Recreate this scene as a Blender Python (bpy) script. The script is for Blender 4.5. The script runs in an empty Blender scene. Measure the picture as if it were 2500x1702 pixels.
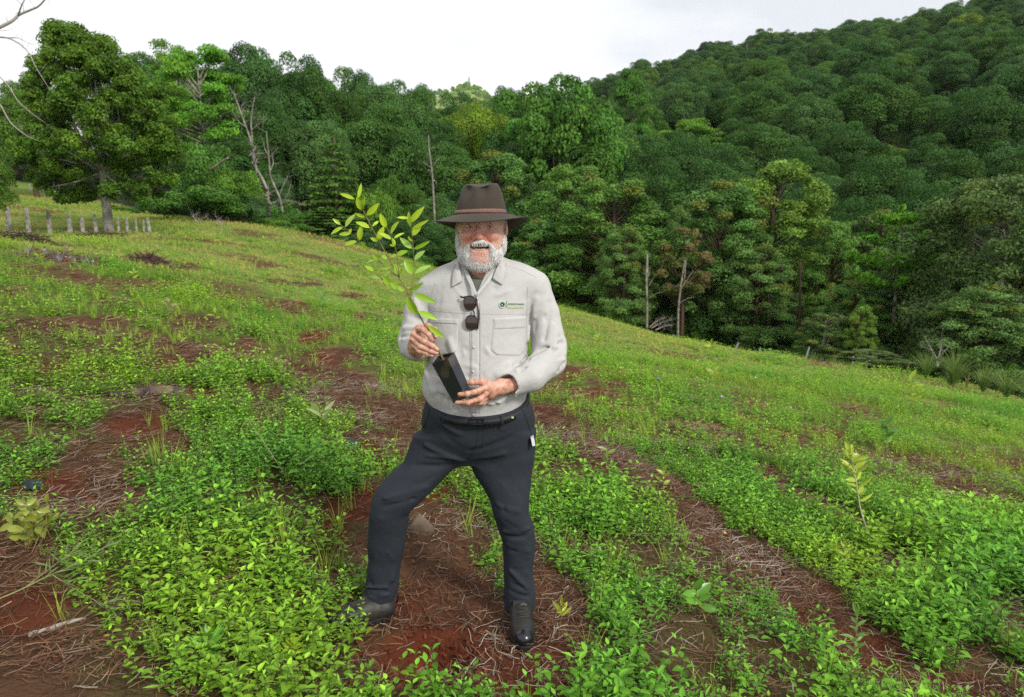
import bpy, math, random
import numpy as np
from mathutils import Vector, Matrix
from mathutils.bvhtree import BVHTree
R = math.radians
S = bpy.context.scene
COL = S.collection
# ---------------------------------------------------------------- camera, sky, sun
CAM_Z = 1.6; FPX = 1667.0; PITCH = R(8.2)
cd = bpy.data.cameras.new('camera'); cam = bpy.data.objects.new('camera', cd); COL.objects.link(cam)
cd.sensor_width = 36; cd.lens = 24.0; cd.clip_start = 0.05; cd.clip_end = 5000
cam.location = (0, 0, CAM_Z); cam.rotation_euler = (R(90) - PITCH, 0, 0)
cd.dof.use_dof = True; cd.dof.focus_distance = 2.75; cd.dof.aperture_fstop = 4.5
S.camera = cam
S.view_settings.view_transform = 'Standard'; S.view_settings.look = 'None'
S.view_settings.exposure = 0.22; S.view_settings.gamma = 1.0
S.cycles.use_denoising = False; S.cycles.sample_clamp_indirect = 3.0
S.cycles.max_bounces = 6; S.cycles.diffuse_bounces = 3; S.cycles.transmission_bounces = 4; S.cycles.transparent_max_bounces = 6
SUN_EL, SUN_AZ = R(36), R(138)     # azimuth clockwise from +Y: behind the camera, to the right
W = bpy.data.worlds.new('World'); S.world = W; W.use_nodes = True
wn, wl = W.node_tree.nodes, W.node_tree.links
wn.clear()
wo = wn.new('ShaderNodeOutputWorld'); sky = wn.new('ShaderNodeTexSky'); sky.sky_type = 'NISHITA'; sky.sun_disc = False
sky.sun_elevation = SUN_EL; sky.sun_rotation = SUN_AZ; sky.air_density = 1.0; sky.dust_density = 2.0
tc = wn.new('ShaderNodeTexCoord'); mp = wn.new('ShaderNodeMapping'); mp.inputs['Scale'].default_value = (1.2, 1.2, 3.2)
nz = wn.new('ShaderNodeTexNoise'); nz.inputs['Scale'].default_value = 1.6; nz.inputs['Detail'].default_value = 5; nz.inputs['Roughness'].default_value = .5
mp.inputs['Location'].default_value = (0.35, 0.1, 0.0)
rp = wn.new('ShaderNodeValToRGB'); rp.color_ramp.elements[0].position = .40; rp.color_ramp.elements[1].position = .52
rp.color_ramp.elements[0].color = (.72, .72, .72, 1); rp.color_ramp.elements[1].color = (1, 1, 1, 1)
mx = wn.new('ShaderNodeMix'); mx.data_type = 'RGBA'
mx.inputs[7].default_value = (10.4, 10.6, 10.9, 1)
bg = wn.new('ShaderNodeBackground'); bg.inputs['Strength'].default_value = 0.09
wl.new(tc.outputs['Generated'], mp.inputs['Vector']); wl.new(mp.outputs[0], nz.inputs['Vector']); wl.new(nz.outputs['Fac'], rp.inputs[0])
wl.new(rp.outputs[0], mx.inputs[0]); wl.new(sky.outputs[0], mx.inputs[6]); wl.new(mx.outputs[2], bg.inputs['Color']); wl.new(bg.outputs[0], wo.inputs[0])
sd = bpy.data.lights.new('sun', 'SUN'); sun = bpy.data.objects.new('sun', sd); COL.objects.link(sun)
sd.energy = 2.7; sd.angle = R(10); sd.color = (1, .95, .86)
sdir = Vector((math.sin(SUN_AZ) * math.cos(SUN_EL), math.cos(SUN_AZ) * math.cos(SUN_EL), math.sin(SUN_EL)))
sun.rotation_euler = (-sdir).to_track_quat('-Z', 'Y').to_euler(); sun.location = sdir * 30 + Vector((0, 0, 5))
# ---------------------------------------------------------------- helpers
def P(px, py, Y):
    """world point seen at photo pixel (2500 wide) at world depth Y"""
    a = (px - 1250) / FPX; b = (851 - py) / FPX
    t = Y / (math.cos(PITCH) + b * math.sin(PITCH))
    return np.array([a * t, Y, CAM_Z + t * (b * math.cos(PITCH) - math.sin(PITCH))])
def proj(x, y, z):
    dz = z - CAM_Z
    f = y * math.cos(PITCH) - dz * math.sin(PITCH); u = y * math.sin(PITCH) + dz * math.cos(PITCH)
    f = np.maximum(f, 1e-3)
    return 1250 + FPX * x / f, 851 - FPX * u / f
def vnoise(x, y, seed=0):
    x = np.asarray(x, float); y = np.asarray(y, float)
    xi = np.floor(x).astype(np.int64); yi = np.floor(y).astype(np.int64); xf = x - xi; yf = y - yi
    def h(a, b):
        n = (a * 374761393 + b * 668265263 + seed * 974634777) & 0x7fffffff
        n = ((n ^ (n >> 13)) * 1274126177) & 0x7fffffff
        return ((n ^ (n >> 16)) & 0xffff) / 65535.0
    u = xf * xf * (3 - 2 * xf); v = yf * yf * (3 - 2 * yf)
    return (h(xi, yi) * (1 - u) + h(xi + 1, yi) * u) * (1 - v) + (h(xi, yi + 1) * (1 - u) + h(xi + 1, yi + 1) * u) * v
def fbm(x, y, seed=0, o=4):
    s = 0; a = .5; t = 0
    for i in range(o):
        s = s + a * vnoise(x * 2 ** i, y * 2 ** i, seed + i * 7); t += a; a *= .5
    return s / t
def fmesh(name, V, F, tint=None, smooth=False):
    V = np.ascontiguousarray(V, np.float32); F = np.ascontiguousarray(F, np.int32)
    me = bpy.data.meshes.new(name); n, k = F.shape
    me.vertices.add(len(V)); me.vertices.foreach_set('co', V.ravel())
    me.loops.add(n * k); me.loops.foreach_set('vertex_index', F.ravel())
    me.polygons.add(n); me.polygons.foreach_set('loop_start', np.arange(0, n * k, k, dtype=np.int32))
    me.polygons.foreach_set('use_smooth', np.full(n, smooth, bool))
    me.update(calc_edges=True)
    if tint is not None:
        tint = np.asarray(tint, np.float32); dom = 'POINT' if len(tint) == len(V) else 'FACE'
        at = me.attributes.new('tint', 'FLOAT_COLOR', dom)
        c = np.ones((len(tint), 4), np.float32); c[:, :3] = tint; at.data.foreach_set('color', c.ravel())
    me.validate(); return me
def link(name, me, mat=None, parent=None):
    o = bpy.data.objects.new(name, me); COL.objects.link(o)
    if mat is not None: me.materials.append(mat)
    if parent is not None: o.parent = parent
    return o
def empty(name, loc, rz=0):
    o = bpy.data.objects.new(name, None); COL.objects.link(o); o.location = loc; o.rotation_euler[2] = rz; o.empty_display_size = .1
    return o
def tag(o, label=None, cat=None, group=None, kind=None):
    if label: o['label'] = label
    if cat: o['category'] = cat
    if group: o['group'] = group
    if kind: o['kind'] = kind
    return o
def nodes(m): return m.node_tree.nodes, m.node_tree.links
def mat(name, col=(.5, .5, .5), rough=.7, spec=.3, noise=0, nscale=20, bump=0, bscale=60, attr=False, col2=None, trans=0, metal=0, sheen=0, coat=0, detail=6):
    m = bpy.data.materials.new(name); m.use_nodes = True; N, L = nodes(m); b = N['Principled BSDF']
    b.inputs['Roughness'].default_value = rough; b.inputs['Specular IOR Level'].default_value = spec; b.inputs['Metallic'].default_value = metal
    b.inputs['Base Color'].default_value = (*col, 1)
    if sheen: b.inputs['Sheen Weight'].default_value = sheen
    if coat: b.inputs['Coat Weight'].default_value = coat
    src = None
    if attr:
        a = N.new('ShaderNodeAttribute'); a.attribute_name = 'tint'; src = a.outputs['Color']
    tcn = N.new('ShaderNodeTexCoord')
    if noise or col2:
        n = N.new('ShaderNodeTexNoise'); n.inputs['Scale'].default_value = nscale; n.inputs['Detail'].default_value = detail; L.new(tcn.outputs['Object'], n.inputs['Vector'])
        mm = N.new('ShaderNodeMix'); mm.data_type = 'RGBA'
        r = N.new('ShaderNodeValToRGB'); r.color_ramp.elements[0].position = .35; r.color_ramp.elements[1].position = .65; L.new(n.outputs['Fac'], r.inputs[0])
        if col2:
            mm.inputs[6].default_value = (*col, 1); mm.inputs[7].default_value = (*col2, 1); L.new(r.outputs[0], mm.inputs[0])
        else:
            mm.blend_type = 'MULTIPLY'; mm.inputs[0].default_value = noise
            if src: L.new(src, mm.inputs[6])
            else: mm.inputs[6].default_value = (*col, 1)
            r2 = N.new('ShaderNodeMapRange'); r2.inputs[3].default_value = .45; r2.inputs[4].default_value = 1.35; L.new(n.outputs['Fac'], r2.inputs[0]); L.new(r2.outputs[0], mm.inputs[7])
        src = mm.outputs[2]
    if src: L.new(src, b.inputs['Base Color'])
    if bump:
        n2 = N.new('ShaderNodeTexNoise'); n2.inputs['Scale'].default_value = bscale; n2.inputs['Detail'].default_value = 5; L.new(tcn.outputs['Object'], n2.inputs['Vector'])
        bp = N.new('ShaderNodeBump'); bp.inputs['Strength'].default_value = 1.0; bp.inputs['Distance'].default_value = bump; L.new(n2.outputs['Fac'], bp.inputs['Height']); L.new(bp.outputs[0], b.inputs['Normal'])
    if trans:
        t = N.new('ShaderNodeBsdfTranslucent'); ms = N.new('ShaderNodeMixShader'); ms.inputs[0].default_value = trans
        if src: L.new(src, t.inputs[0])
        else: t.inputs[0].default_value = (*col, 1)
        L.new(b.outputs[0], ms.inputs[1]); L.new(t.outputs[0], ms.inputs[2]); L.new(ms.outputs[0], N['Material Output'].inputs[0])
    return m
def unit(v): return v / np.maximum(np.linalg.norm(v, axis=-1, keepdims=True), 1e-9)
def tube(pts, rad, sides=8, caps=True):
    pts = np.asarray(pts, float); n = len(pts); rad = np.broadcast_to(np.asarray(rad, float), (n,))
    V = []; up = np.array([.31, .17, .93])
    tg = np.gradient(pts, axis=0); tg = unit(tg)
    a = np.linspace(0, 2 * math.pi, sides, endpoint=False)
    u = unit(np.cross(tg[0], up)[None])[0]
    for i in range(n):
        u = u - tg[i] * np.dot(u, tg[i]); u = u / (np.linalg.norm(u) + 1e-9); v = np.cross(tg[i], u)
        V.append(pts[i] + rad[i] * (np.cos(a)[:, None] * u + np.sin(a)[:, None] * v))
    V = np.concatenate(V); F = []
    for i in range(n - 1):
        for k in range(sides):
            k2 = (k + 1) % sides; F.append((i * sides + k, i * sides + k2, (i + 1) * sides + k2, (i + 1) * sides + k))
    if caps:
        V = np.concatenate([V, pts[:1], pts[-1:]]); c0 = n * sides; c1 = c0 + 1
        for k in range(0, sides, 2):
            k2 = (k + 1) % sides; k3 = (k + 2) % sides
            F.append((c0, k3, k2, k)); F.append((c1, c0 - sides + k, c0 - sides + k2, c0 - sides + k3))
    return V, np.array(F, int)
class MB:
    """collects quad geometry for ONE mesh"""
    def __init__(s): s.V = []; s.F = []; s.T = []; s.n = 0
    def add(s, V, F, tint=None):
        V = np.asarray(V, float); F = np.asarray(F, int); s.V.append(V); s.F.append(F + s.n); s.n += len(V)
        s.T.append(np.broadcast_to(np.asarray(tint if tint is not None else (1, 1, 1), float), (len(F), 3))); return s
    def tube(s, pts, rad, sides=8, tint=None): return s.add(*tube(pts, rad, sides), tint)
    def mesh(s, name, smooth=False): return fmesh(name, np.concatenate(s.V), np.concatenate(s.F), np.concatenate(s.T), smooth)
def smooth_path(pts, n=12):
    pts = np.asarray(pts, float); t = np.linspace(0, 1, len(pts)); tt = np.linspace(0, 1, n)
    from_ = [np.interp(tt, t, pts[:, i]) for i in range(pts.shape[1])]
    q = np.stack(from_, 1)
    for _ in range(2): q[1:-1] = (q[:-2] + 2 * q[1:-1] + q[2:]) / 4
    return q
# ---------------------------------------------------------------- terrain
ctrl = []
def cz(x, y, z): ctrl.append((x, y, z))
def cp(px, py, Y, dz=0): p = P(px, py, Y); ctrl.append((p[0], p[1], p[2] - dz))
for x in (-3, -1.5, 0, 1.5, 3):
    for y in (-2, 1.2, 2.8, 4.5): cz(x, y, -.15 * x)
cz(-8, -2, 1.1); cz(8, -2, -1.2); cz(-30, -10, 4); cz(30, -10, -5); cz(-8, 3, 1.2); cz(8, 3, -1.25); cz(-6, 8, 1.0); cz(6, 8, -.98); cz(0, 10, -.16); cz(0, 18, -.45); cz(9, 15, -1.5); cz(-10, 16, 1.6)
cp(20, 582, 27); cp(200, 575, 27); cp(350, 566, 27); cp(560, 545, 34); cp(800, 592, 40); cp(1000, 655, 42); cp(1330, 752, 38)
cp(1600, 822, 34); cp(1900, 882, 27); cp(2200, 920, 21); cp(2500, 978, 17); cp(2900, 1080, 14)
cp(150, 500, 42); cp(100, 455, 60); cp(-300, 520, 30); cp(-400, 420, 60)
cz(-30, 55, 5.2); cz(-12, 60, 1.5); cz(-30, 90, 9); cz(-10, 95, 6); cz(0, 50, -3.6); cz(0, 62, -3); cz(0, 85, 3); cz(0, 115, 11); cz(0, 155, 15)
cz(-60, 80, 12); cz(-100, 100, 16); cz(-60, 150, 14)
cz(14, 44, -5); cz(20, 30, -5); cz(24, 22, -5); cz(38, 40, -5.5); cz(30, 62, 1); cz(60, 62, 6); cz(50, 100, 18); cz(95, 100, 30); cz(40, 150, 30)
cp(1480, 176, 300, 11); cp(1700, 106, 300, 11); cp(1900, 68, 290, 12); cp(2200, 12, 240, 14); cp(2500, -60, 200, 12); cp(2900, -150, 190, 8)
cp(1480, 300, 190, 8); cp(1750, 260, 180, 6); cp(2050, 270, 165, 0); cp(2350, 220, 150, 8); cp(1650, 190, 230, 8)
cz(20, 240, 22); cz(-60, 260, 8); cz(60, 420, 45); cz(150, 380, 50); cz(260, 200, 90)
cz(-300, 250, 10); cz(-200, 30, 16); cz(300, 0, -10)
CT = np.array(ctrl); C0 = 5.0
def _phi(d): return np.sqrt(d * d + C0 * C0)
_n = len(CT); A_ = np.zeros((_n + 3, _n + 3)); D_ = np.hypot(CT[:, None, 0] - CT[None, :, 0], CT[:, None, 1] - CT[None, :, 1])
A_[:_n, :_n] = _phi(D_) - np.eye(_n) * .02; A_[:_n, _n] = 1; A_[:_n, _n + 1:] = CT[:, :2]; A_[_n, :_n] = 1; A_[_n + 1:, :_n] = CT[:, :2].T
W_ = np.linalg.solve(A_, np.concatenate([CT[:, 2], [0, 0, 0]]))
def terr0(x, y):
    x = np.asarray(x, float); y = np.asarray(y, float); sh = x.shape; x = x.ravel(); y = y.ravel(); z = np.zeros_like(x)
    for i in range(0, len(x), 20000):
        xx = x[i:i + 20000]; yy = y[i:i + 20000]
        z[i:i + 20000] = _phi(np.hypot(xx[:, None] - CT[None, :, 0], yy[:, None] - CT[None, :, 1])) @ W_[:_n] + W_[_n] + W_[_n + 1] * xx + W_[_n + 2] * yy
    z = z.reshape(sh); x = x.reshape(sh); y = y.reshape(sh)
    far = np.clip((y - 380) / 100, 0, 1); far = far * far * (3 - 2 * far)          # the pale hills beyond the valley
    hz = 50 + 113 * np.exp(-((y - 760) / 170) ** 2) * (1 + .035 * np.cos((x + 55) / 17.) + .03 * np.sin(x / 9.)) * np.exp(-((x + 70) / 300) ** 2)
    return z * (1 - far) + far * hz
HOLE = P(1035, 1590, 2.52)
def relief(x, y):
    d = np.hypot(x, y - 3); near = np.clip(1 - (d - 8) / 14, 0, 1)
    r = near * ((fbm(x * 2.1, y * 2.1, 3) - .5) * .07 + (fbm(x * 7, y * 7, 9, 3) - .5) * .030) + (fbm(x * .3, y * .3, 5) - .5) * .25 * np.clip(d / 15 - .3, 0, 1)
    hx, hy = HOLE[0], HOLE[1]; q = np.hypot((x - hx) / .16, (y - hy) / .13)
    return r - .15 * np.exp(-q ** 3) + .03 * np.exp(-((q - 1.5) / .45) ** 2)
_terr0 = terr0; FEET = []
def terr0(x, y):
    z = _terr0(x, y)
    for fx_, fy_, a in FEET: z = z + a * np.exp(-((x - fx_) ** 2 + (y - fy_) ** 2) / .30)
    return z
def terr(x, y): return terr0(x, y) + relief(x, y)
def set_feet():
    """trodden ground: the soil settles to the soles of both boots"""
    L_ = P(875, 1532, 2.72); R_ = P(1280, 1592, 2.60); pts = [L_, R_]; A = np.array([[math.exp(-((p[0] - q[0]) ** 2 + (p[1] - q[1]) ** 2) / .30) for q in pts] for p in pts])
    r = np.array([p[2] - float(terr(p[0], p[1])) for p in pts]); a = np.linalg.solve(A, r); FEET.extend([(p[0], p[1], v) for p, v in zip(pts, a)])
set_feet()
def ground_hit(px, py):
    """depth at which the ray through a photo pixel meets the field"""
    Y = np.geomspace(1.5, 60, 900); p = np.array([P(px, py, v) for v in Y]); g = terr(p[:, 0], p[:, 1]) ; k = np.argmax(p[:, 2] < g)
    q = p[k].copy(); q[2] = g[k]; return q
# bare patches: read off the photo (px of a 2324-wide view): cx, cy, rx, ry, angle
BARE = [(60,1500,190,180,0),(30,1310,170,130,0),(190,1140,170,80,0),(320,1000,110,50,0),(380,893,110,24,0),(400,835,70,20,0),(150,745,110,22,-5),(430,740,70,22,0),
 (760,862,110,32,8),(750,808,80,22,0),(845,930,140,38,10),(880,1018,120,42,0),(850,1140,140,62,0),(960,1230,150,110,0),(1000,1380,180,110,0),(1060,1480,230,95,0),(1230,1440,110,100,10),(1050,1560,260,50,0),
 (1290,1000,90,36,25),(1440,1085,150,34,22),(1600,1190,110,42,35),(1740,1300,130,52,38),(1850,1390,140,60,38),(1960,1500,110,60,20),(2150,1560,200,40,5),
 (1720,1030,90,18,12),(1330,892,80,14,5),(1850,1150,70,20,20),(2190,1125,110,20,10),(1230,935,40,20,0),(330,592,45,10,0),(30,665,50,10,0),(620,700,35,10,0),(660,690,40,10,0),
 (160,590,110,9,0),(430,605,22,9,0),(1220,1330,50,60,0),(2320,1060,50,12,0),(1690,950,50,10,10),(1560,1010,70,18,20),(1650,1000,110,26,25),(1780,1105,110,26,30),(2200,1122,130,24,12),(1960,1195,90,20,20),(1420,930,80,14,10),(1880,985,70,10,10),(560,770,25,10,0),(1180,1290,60,60,0),(210,1060,60,40,0)]
BARE = [(a * 1.0757, b * 1.0757, c * 1.0757, d * 1.0757, R(e)) for a, b, c, d, e in BARE] + [(25,715,60,11,0),(192,679,50,9,0),(347,632,50,11,0),(454,653,34,11,0),(361,698,90,12,0),(282,742,60,15,0),(190,790,130,22,0),(20,855,55,18,0),(540,722,50,12,0),(698,687,55,9,.1),(708,752,55,16,0),(481,794,110,20,0),(457,856,110,26,0),(437,890,90,16,0),(774,821,60,18,0),(781,880,50,18,0),(750,925,80,22,0),(333,1031,110,36,0),(770,690,40,7,0),(646,646,40,7,0),(860,720,45,9,.1),(900,770,50,12,.1),(1400,905,60,10,.1),(1500,940,70,10,.15),(1820,985,60,9,.15),(2080,1000,80,10,.2),(2350,1180,80,12,.2),(1900,1060,70,12,.2),(1680,1040,70,12,.2),(2000,890,40,6,.2),(300,860,60,12,0),(600,850,60,14,0),(620,960,70,16,0),(120,900,70,14,0),(60,960,60,16,0),(110,1010,70,16,0)]
GREEN = [(1090,1105,70,55,0),(650,1080,200,70,0),(2250,1380,200,130,20)]
GREEN = [(a * 1.0757, b * 1.0757, c * 1.0757, d * 1.0757, R(e)) for a, b, c, d, e in GREEN]
def bareness(x, y, z=None):
    """1 on bare red soil, 0 in the weeds"""
    x = np.asarray(x, float); y = np.asarray(y, float)
    if z is None: z = terr0(x, y)
    px, py = proj(x, y, z); b = np.zeros(x.shape)
    wob = (fbm(x * 3.3, y * 3.3, 21, 3) - .5) * 1.2
    for cx, cy, rx, ry, a in BARE:
        dx = px - cx; dy = py - cy; u = (dx * math.cos(a) + dy * math.sin(a)) / rx; v = (-dx * math.sin(a) + dy * math.cos(a)) / ry
        b = np.maximum(b, np.clip((1.12 - np.hypot(u, v) + wob) * 2.2, 0, 1))
    for cx, cy, rx, ry, a in GREEN:
        dx = px - cx; dy = py - cy; q = np.hypot(dx / rx, dy / ry); b = b * np.clip((q - .7 + wob * .5) * 3, 0, 1)
    b = np.maximum(b, np.where(y > 7, np.clip((fbm(x * .45 + 9, y * .8, 37, 4) - .585) * 9, 0, .8), 0)); vis = (y > 1.5) & (px > -150) & (px < 2650) & (py < 1800)
    nb = np.clip((fbm(x * .55 + 4, y * .55, 33) - .56) * 9, 0, 1)
    b = np.where(vis, b, nb); return np.where(y > 38, 0, b)
def woodland(x, y):
    """metres past the edge of the field (positive under the trees)"""
    a = np.degrees(np.arctan2(x, y)); d = np.hypot(x, y)
    return d - np.interp(a, [-90, -60, -35, -27, -21, -15, -8, 3, 12, 21, 30, 37, 45, 70, 180], [120, 110, 78, 50, 41, 44, 45, 40.5, 37, 31, 26, 23, 21, 19, 19])
FRESH = [(1040, 1600, 170, 75), (880, 1232, 110, 48), (478, 962, 62, 24), (432, 893, 62, 16), (330, 1040, 85, 32), (120, 1180, 120, 40), (70, 1490, 130, 55), (860, 1100, 95, 26), (1010, 1205, 100, 40), (800, 1290, 60, 60)]
def fresh(x, y):
    """freshly dug red soil"""
    px, py = proj(x, y, terr0(x, y)); w = (fbm(x * 5, y * 5, 23, 3) - .5) * .9; q = np.zeros(np.shape(x))
    for cx, cy, rx, ry in FRESH: q = np.maximum(q, np.clip((1.05 - np.hypot((px - cx) / rx, (py - cy) / ry) + w) * 3, 0, 1))
    return np.where(np.asarray(y) > 1.5, q, 0)
def build_ground():
    s = np.linspace(-1, 1, 700); xs = np.sinh(s * 7.5) / math.sinh(7.5) * 700
    t = np.linspace(-.42, 1, 800); ys = 3.0 + np.sinh(t * 7.6) / math.sinh(7.6) * 1000
    X, Y = np.meshgrid(xs, ys); Z = terr(X, Y); V = np.stack([X, Y, Z], -1).reshape(-1, 3)
    ny, nx = X.shape; i = np.arange(ny - 1)[:, None] * nx + np.arange(nx - 1)[None]; i = i.ravel()
    F = np.stack([i, i + 1, i + 1 + nx, i + nx], 1)
    b = bareness(X, Y).ravel(); dist = np.hypot(X, Y).ravel()
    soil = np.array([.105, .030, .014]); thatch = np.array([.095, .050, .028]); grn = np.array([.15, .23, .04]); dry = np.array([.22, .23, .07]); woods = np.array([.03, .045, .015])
    n1 = fbm(X * 1.7, Y * 1.7, 40).ravel(); n2 = fbm(X * .35, Y * .6, 50).ravel(); n3 = fbm(X * .08, Y * .08, 60).ravel()
    k = np.clip((n1 - .24) * 3.0, 0, 1)[:, None]; fr = fresh(X, Y).ravel()[:, None]; k = k * (1 - fr); b = np.maximum(b, fr[:, 0] * (dist < 9)); bare = soil * (1 - k) + thatch * k
    g = np.clip((n2 - .42) * 3, 0, 1)[:, None]; gr = grn * (1 - g * .55) + dry * g * .55
    near = np.clip(1 - (dist - 5) / 12, 0, 1)[:, None]; cover = gr * (1 - near * .9) + np.array([.070, .042, .022]) * near * .9
    c = cover * (1 - b[:, None]) + bare * b[:, None]
    px, py = proj(X, Y, Z)
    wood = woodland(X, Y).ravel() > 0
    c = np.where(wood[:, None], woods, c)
    hill = (Y > 430).ravel(); c = np.where(hill[:, None], np.array([.26, .32, .11]) * (.7 + n3[:, None] * .8), c)  # far hill ground painted pale as if sunlit, like its crowns
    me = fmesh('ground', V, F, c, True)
    m = mat('field soil', attr=True, rough=.95, spec=.1, noise=.85, nscale=9, bump=.02, bscale=45)
    return tag(link('ground', me, m), 'red soil field sloping down to the right below the forested hill', 'ground', kind='structure')
build_ground()
# ---------------------------------------------------------------- foliage
BARK = mat('brown bark', (.10, .065, .045), .9, .1, noise=.8, nscale=12, bump=.02, bscale=25)
PALE = mat('pale bark', (.34, .32, .27), .85, .1, col2=(.14, .12, .09), nscale=5, bump=.01, bscale=25)
DEAD = mat('dead grey wood', (.36, .32, .28), .85, .1, noise=.6, nscale=8, bump=.006, bscale=30)
LEAF = mat('tree leaves', attr=True, rough=.6, spec=.12, trans=.22)
WEED = mat('weed leaves', attr=True, rough=.50, spec=.20, trans=.34)
DRYM = mat('dry straw', attr=True, rough=.8, spec=.15)
def leaves(pos, nrm, size, rng, aspect=1.7, droop=0.0):
    """one folded rhombus per leaf spray"""
    n = len(pos); r = unit(rng.normal(size=(n, 3))); N_ = unit(nrm + r * .75); t = rng.normal(size=(n, 3)); t[:, 2] -= droop * 2
    t = unit(t - N_ * np.sum(t * N_, 1, keepdims=True)); b = np.cross(N_, t)
    s = (size * rng.uniform(.6, 1.35, n))[:, None]; L = t * s * aspect * .5; B = b * s * .5
    V = np.stack([pos - L, pos + B + N_ * s * .12, pos + L, pos - B + N_ * s * .12], 1).reshape(-1, 3)
    return V, np.arange(4 * n).reshape(n, 4)
def blob_cloud(blobs, per, size, col, rng, aspect=1.7, droop=0, yel=.25, lo=.80, var=.22, tips=None):
    Vs = []; Fs = []; Ts = []; k = 0
    area = np.array([(b[3] * b[4] + b[4] * b[5] + b[3] * b[5]) for b in blobs]); area = area / area.mean()
    for b, ar in zip(blobs, area):
        n = max(6, int(per * ar)); d = unit(rng.normal(size=(n, 3))); d[:, 2] = np.where(d[:, 2] < -.35, -d[:, 2], d[:, 2])
        rad = rng.uniform(lo, 1.08, n)[:, None]; pos = np.array(b[:3]) + d * rad * np.array(b[3:6]); V, F = leaves(pos, d, size, rng, aspect, droop)
        f = 1 + var * rng.normal(); y = rng.uniform(0, yel); cc = np.array(col) * max(.5, f); cc = cc * (1 - y) + np.array([cc[1] * .85, cc[1] * 1.02, cc[2] * .6]) * y
        if tips is not None and rng.random() < tips[1]: cc = np.array(tips[0])
        t = cc * rng.uniform(.75, 1.3, (n, 1)) * np.array([1.22, 1.44, 1.0]); Vs.append(V); Fs.append(F + k); Ts.append(t); k += len(V)
    return np.concatenate(Vs), np.concatenate(Fs), np.concatenate(Ts)
def limbs(mb, base, tips, r0, rng, fork=.45, wig=.15):
    base = np.array(base, float)
    for tpt in tips:
        tpt = np.array(tpt, float); mid = base * (1 - fork) + tpt * fork; mid[2] -= abs(tpt[2] - base[2]) * .08
        p = smooth_path([base, mid + rng.normal(size=3) * wig, tpt], 7); mb.tube(p, np.linspace(r0, r0 * .18, 7), 6)
def tree_round(seed, H=11., Rr=4.4, col=(.055, .115, .032), n=70, per=720, leaf=.105, cover=.12, flat=1., yel=.25, blob=(.17, .30), tips=None):
    rng = np.random.default_rng(seed); cz0 = H * (.5 + cover * .5); rz = H * (.5 - cover * .5) * flat; cz0 = H - rz
    blobs = []
    lump = rng.uniform(.82, 1.12, 12)
    for i in range(n):
        z = 1 - (i + .5) / n * 1.75; ph = i * 2.39996 + rng.uniform(-.3, .3); q = math.sqrt(max(0, 1 - z * z)); w = lump[int((ph % 6.283) / 6.283 * 11.99)]
        k = rng.uniform(.52, .88) * w; r = Rr * rng.uniform(*blob) * 1.15 * (1 if z > -.3 else .85)
        blobs.append((math.cos(ph) * q * Rr * k, math.sin(ph) * q * Rr * k, cz0 + z * rz * min(1, k * 1.05), r, r, r * rng.uniform(.7, .95)))
    V, F, T = blob_cloud(blobs, per, leaf, col, rng, yel=yel, tips=tips)
    mb = MB(); mb.tube(smooth_path([(0, 0, -.8), (.1, 0, H * .2), (rng.normal() * .2, .1, H * .55)], 7), np.linspace(.03 * H, .012 * H, 7), 8)
    limbs(mb, (0, 0, H * .25), [b[:3] for b in blobs[::7]], .012 * H, rng)
    return fmesh('crown_round', V, F, T), mb.mesh('trunk_round', True), Rr, H, BARK
def tree_euc(seed, H=10., Rr=2.4, col=(.075, .125, .045), n=95, per=850, leaf=.058, clear=.12, pale=False, tips=((.15, .16, .045), .08), sparse=1.):
    rng = np.random.default_rng(seed); blobs = []
    for i in range(n):
        t = rng.uniform(0, 1) ** .95; z = H * (clear + (1 - clear) * t); ph = rng.uniform(0, 6.283)
        prof = math.sqrt(max(0, 1 - ((t - .22) / .80) ** 2)) if t > .22 else .62 + .38 * t / .22; k = rng.uniform(.55, .97) * prof * Rr; r = Rr * rng.uniform(.15, .25) * (1.1 - .35 * t)
        blobs.append((math.cos(ph) * k, math.sin(ph) * k, z - r * .3, r, r, r * rng.uniform(.9, 1.3)))
    V, F, T = blob_cloud(blobs, per * sparse, leaf, col, rng, aspect=2.2, droop=.5, yel=.3, lo=.35, tips=tips)
    mb = MB(); q = rng.normal() * .15
    mb.tube(smooth_path([(0, 0, -.8), (q, 0, H * .3), (0, .1, H * .65), (0, 0, H * .93)], 9), np.linspace(.016 * H, .003 * H, 9), 8)
    for b in blobs[::2]: limbs(mb, (0, 0, max(H * .15, b[2] - H * .16)), [b[:3]], .0042 * H, rng, .5, .08)
    return fmesh('crown_euc', V, F, T), mb.mesh('trunk_euc', True), Rr, H, PALE if pale else BARK
def tree_layer(seed, H=11., Rr=4., col=(.09, .21, .03), n=80, per=420, leaf=.11, tiers=9, cone=0.35, blobr=.24):
    rng = np.random.default_rng(seed); blobs = []; 
    for i in range(n):
        k = i % tiers; t = k / (tiers - 1); z = H * (.32 + .64 * t) + rng.normal() * .12; ph = rng.uniform(0, 6.283)
        rr = Rr * (1 - cone * t - (.25 if k == tiers - 1 else 0)) * rng.uniform(.35, 1); r = Rr * blobr * rng.uniform(.8, 1.25)
        blobs.append((math.cos(ph) * rr, math.sin(ph) * rr, z + rr * .06 + rng.normal() * .25, r, r, r * .45))
    V, F, T = blob_cloud(blobs, per, leaf, col, rng, yel=.3, lo=.3)
    mb = MB(); mb.tube(smooth_path([(0, 0, -.8), (.2, 0, H * .4), (0, .1, H * .93)], 8), np.linspace(.018 * H, .004 * H, 8), 8)
    for b in blobs[::2]: limbs(mb, (0, 0, b[2] * .82), [b[:3]], .006 * H, rng, .5, .1)
    return fmesh('crown_layer', V, F, T), mb.mesh('trunk_layer', True), Rr, H, PALE
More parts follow.
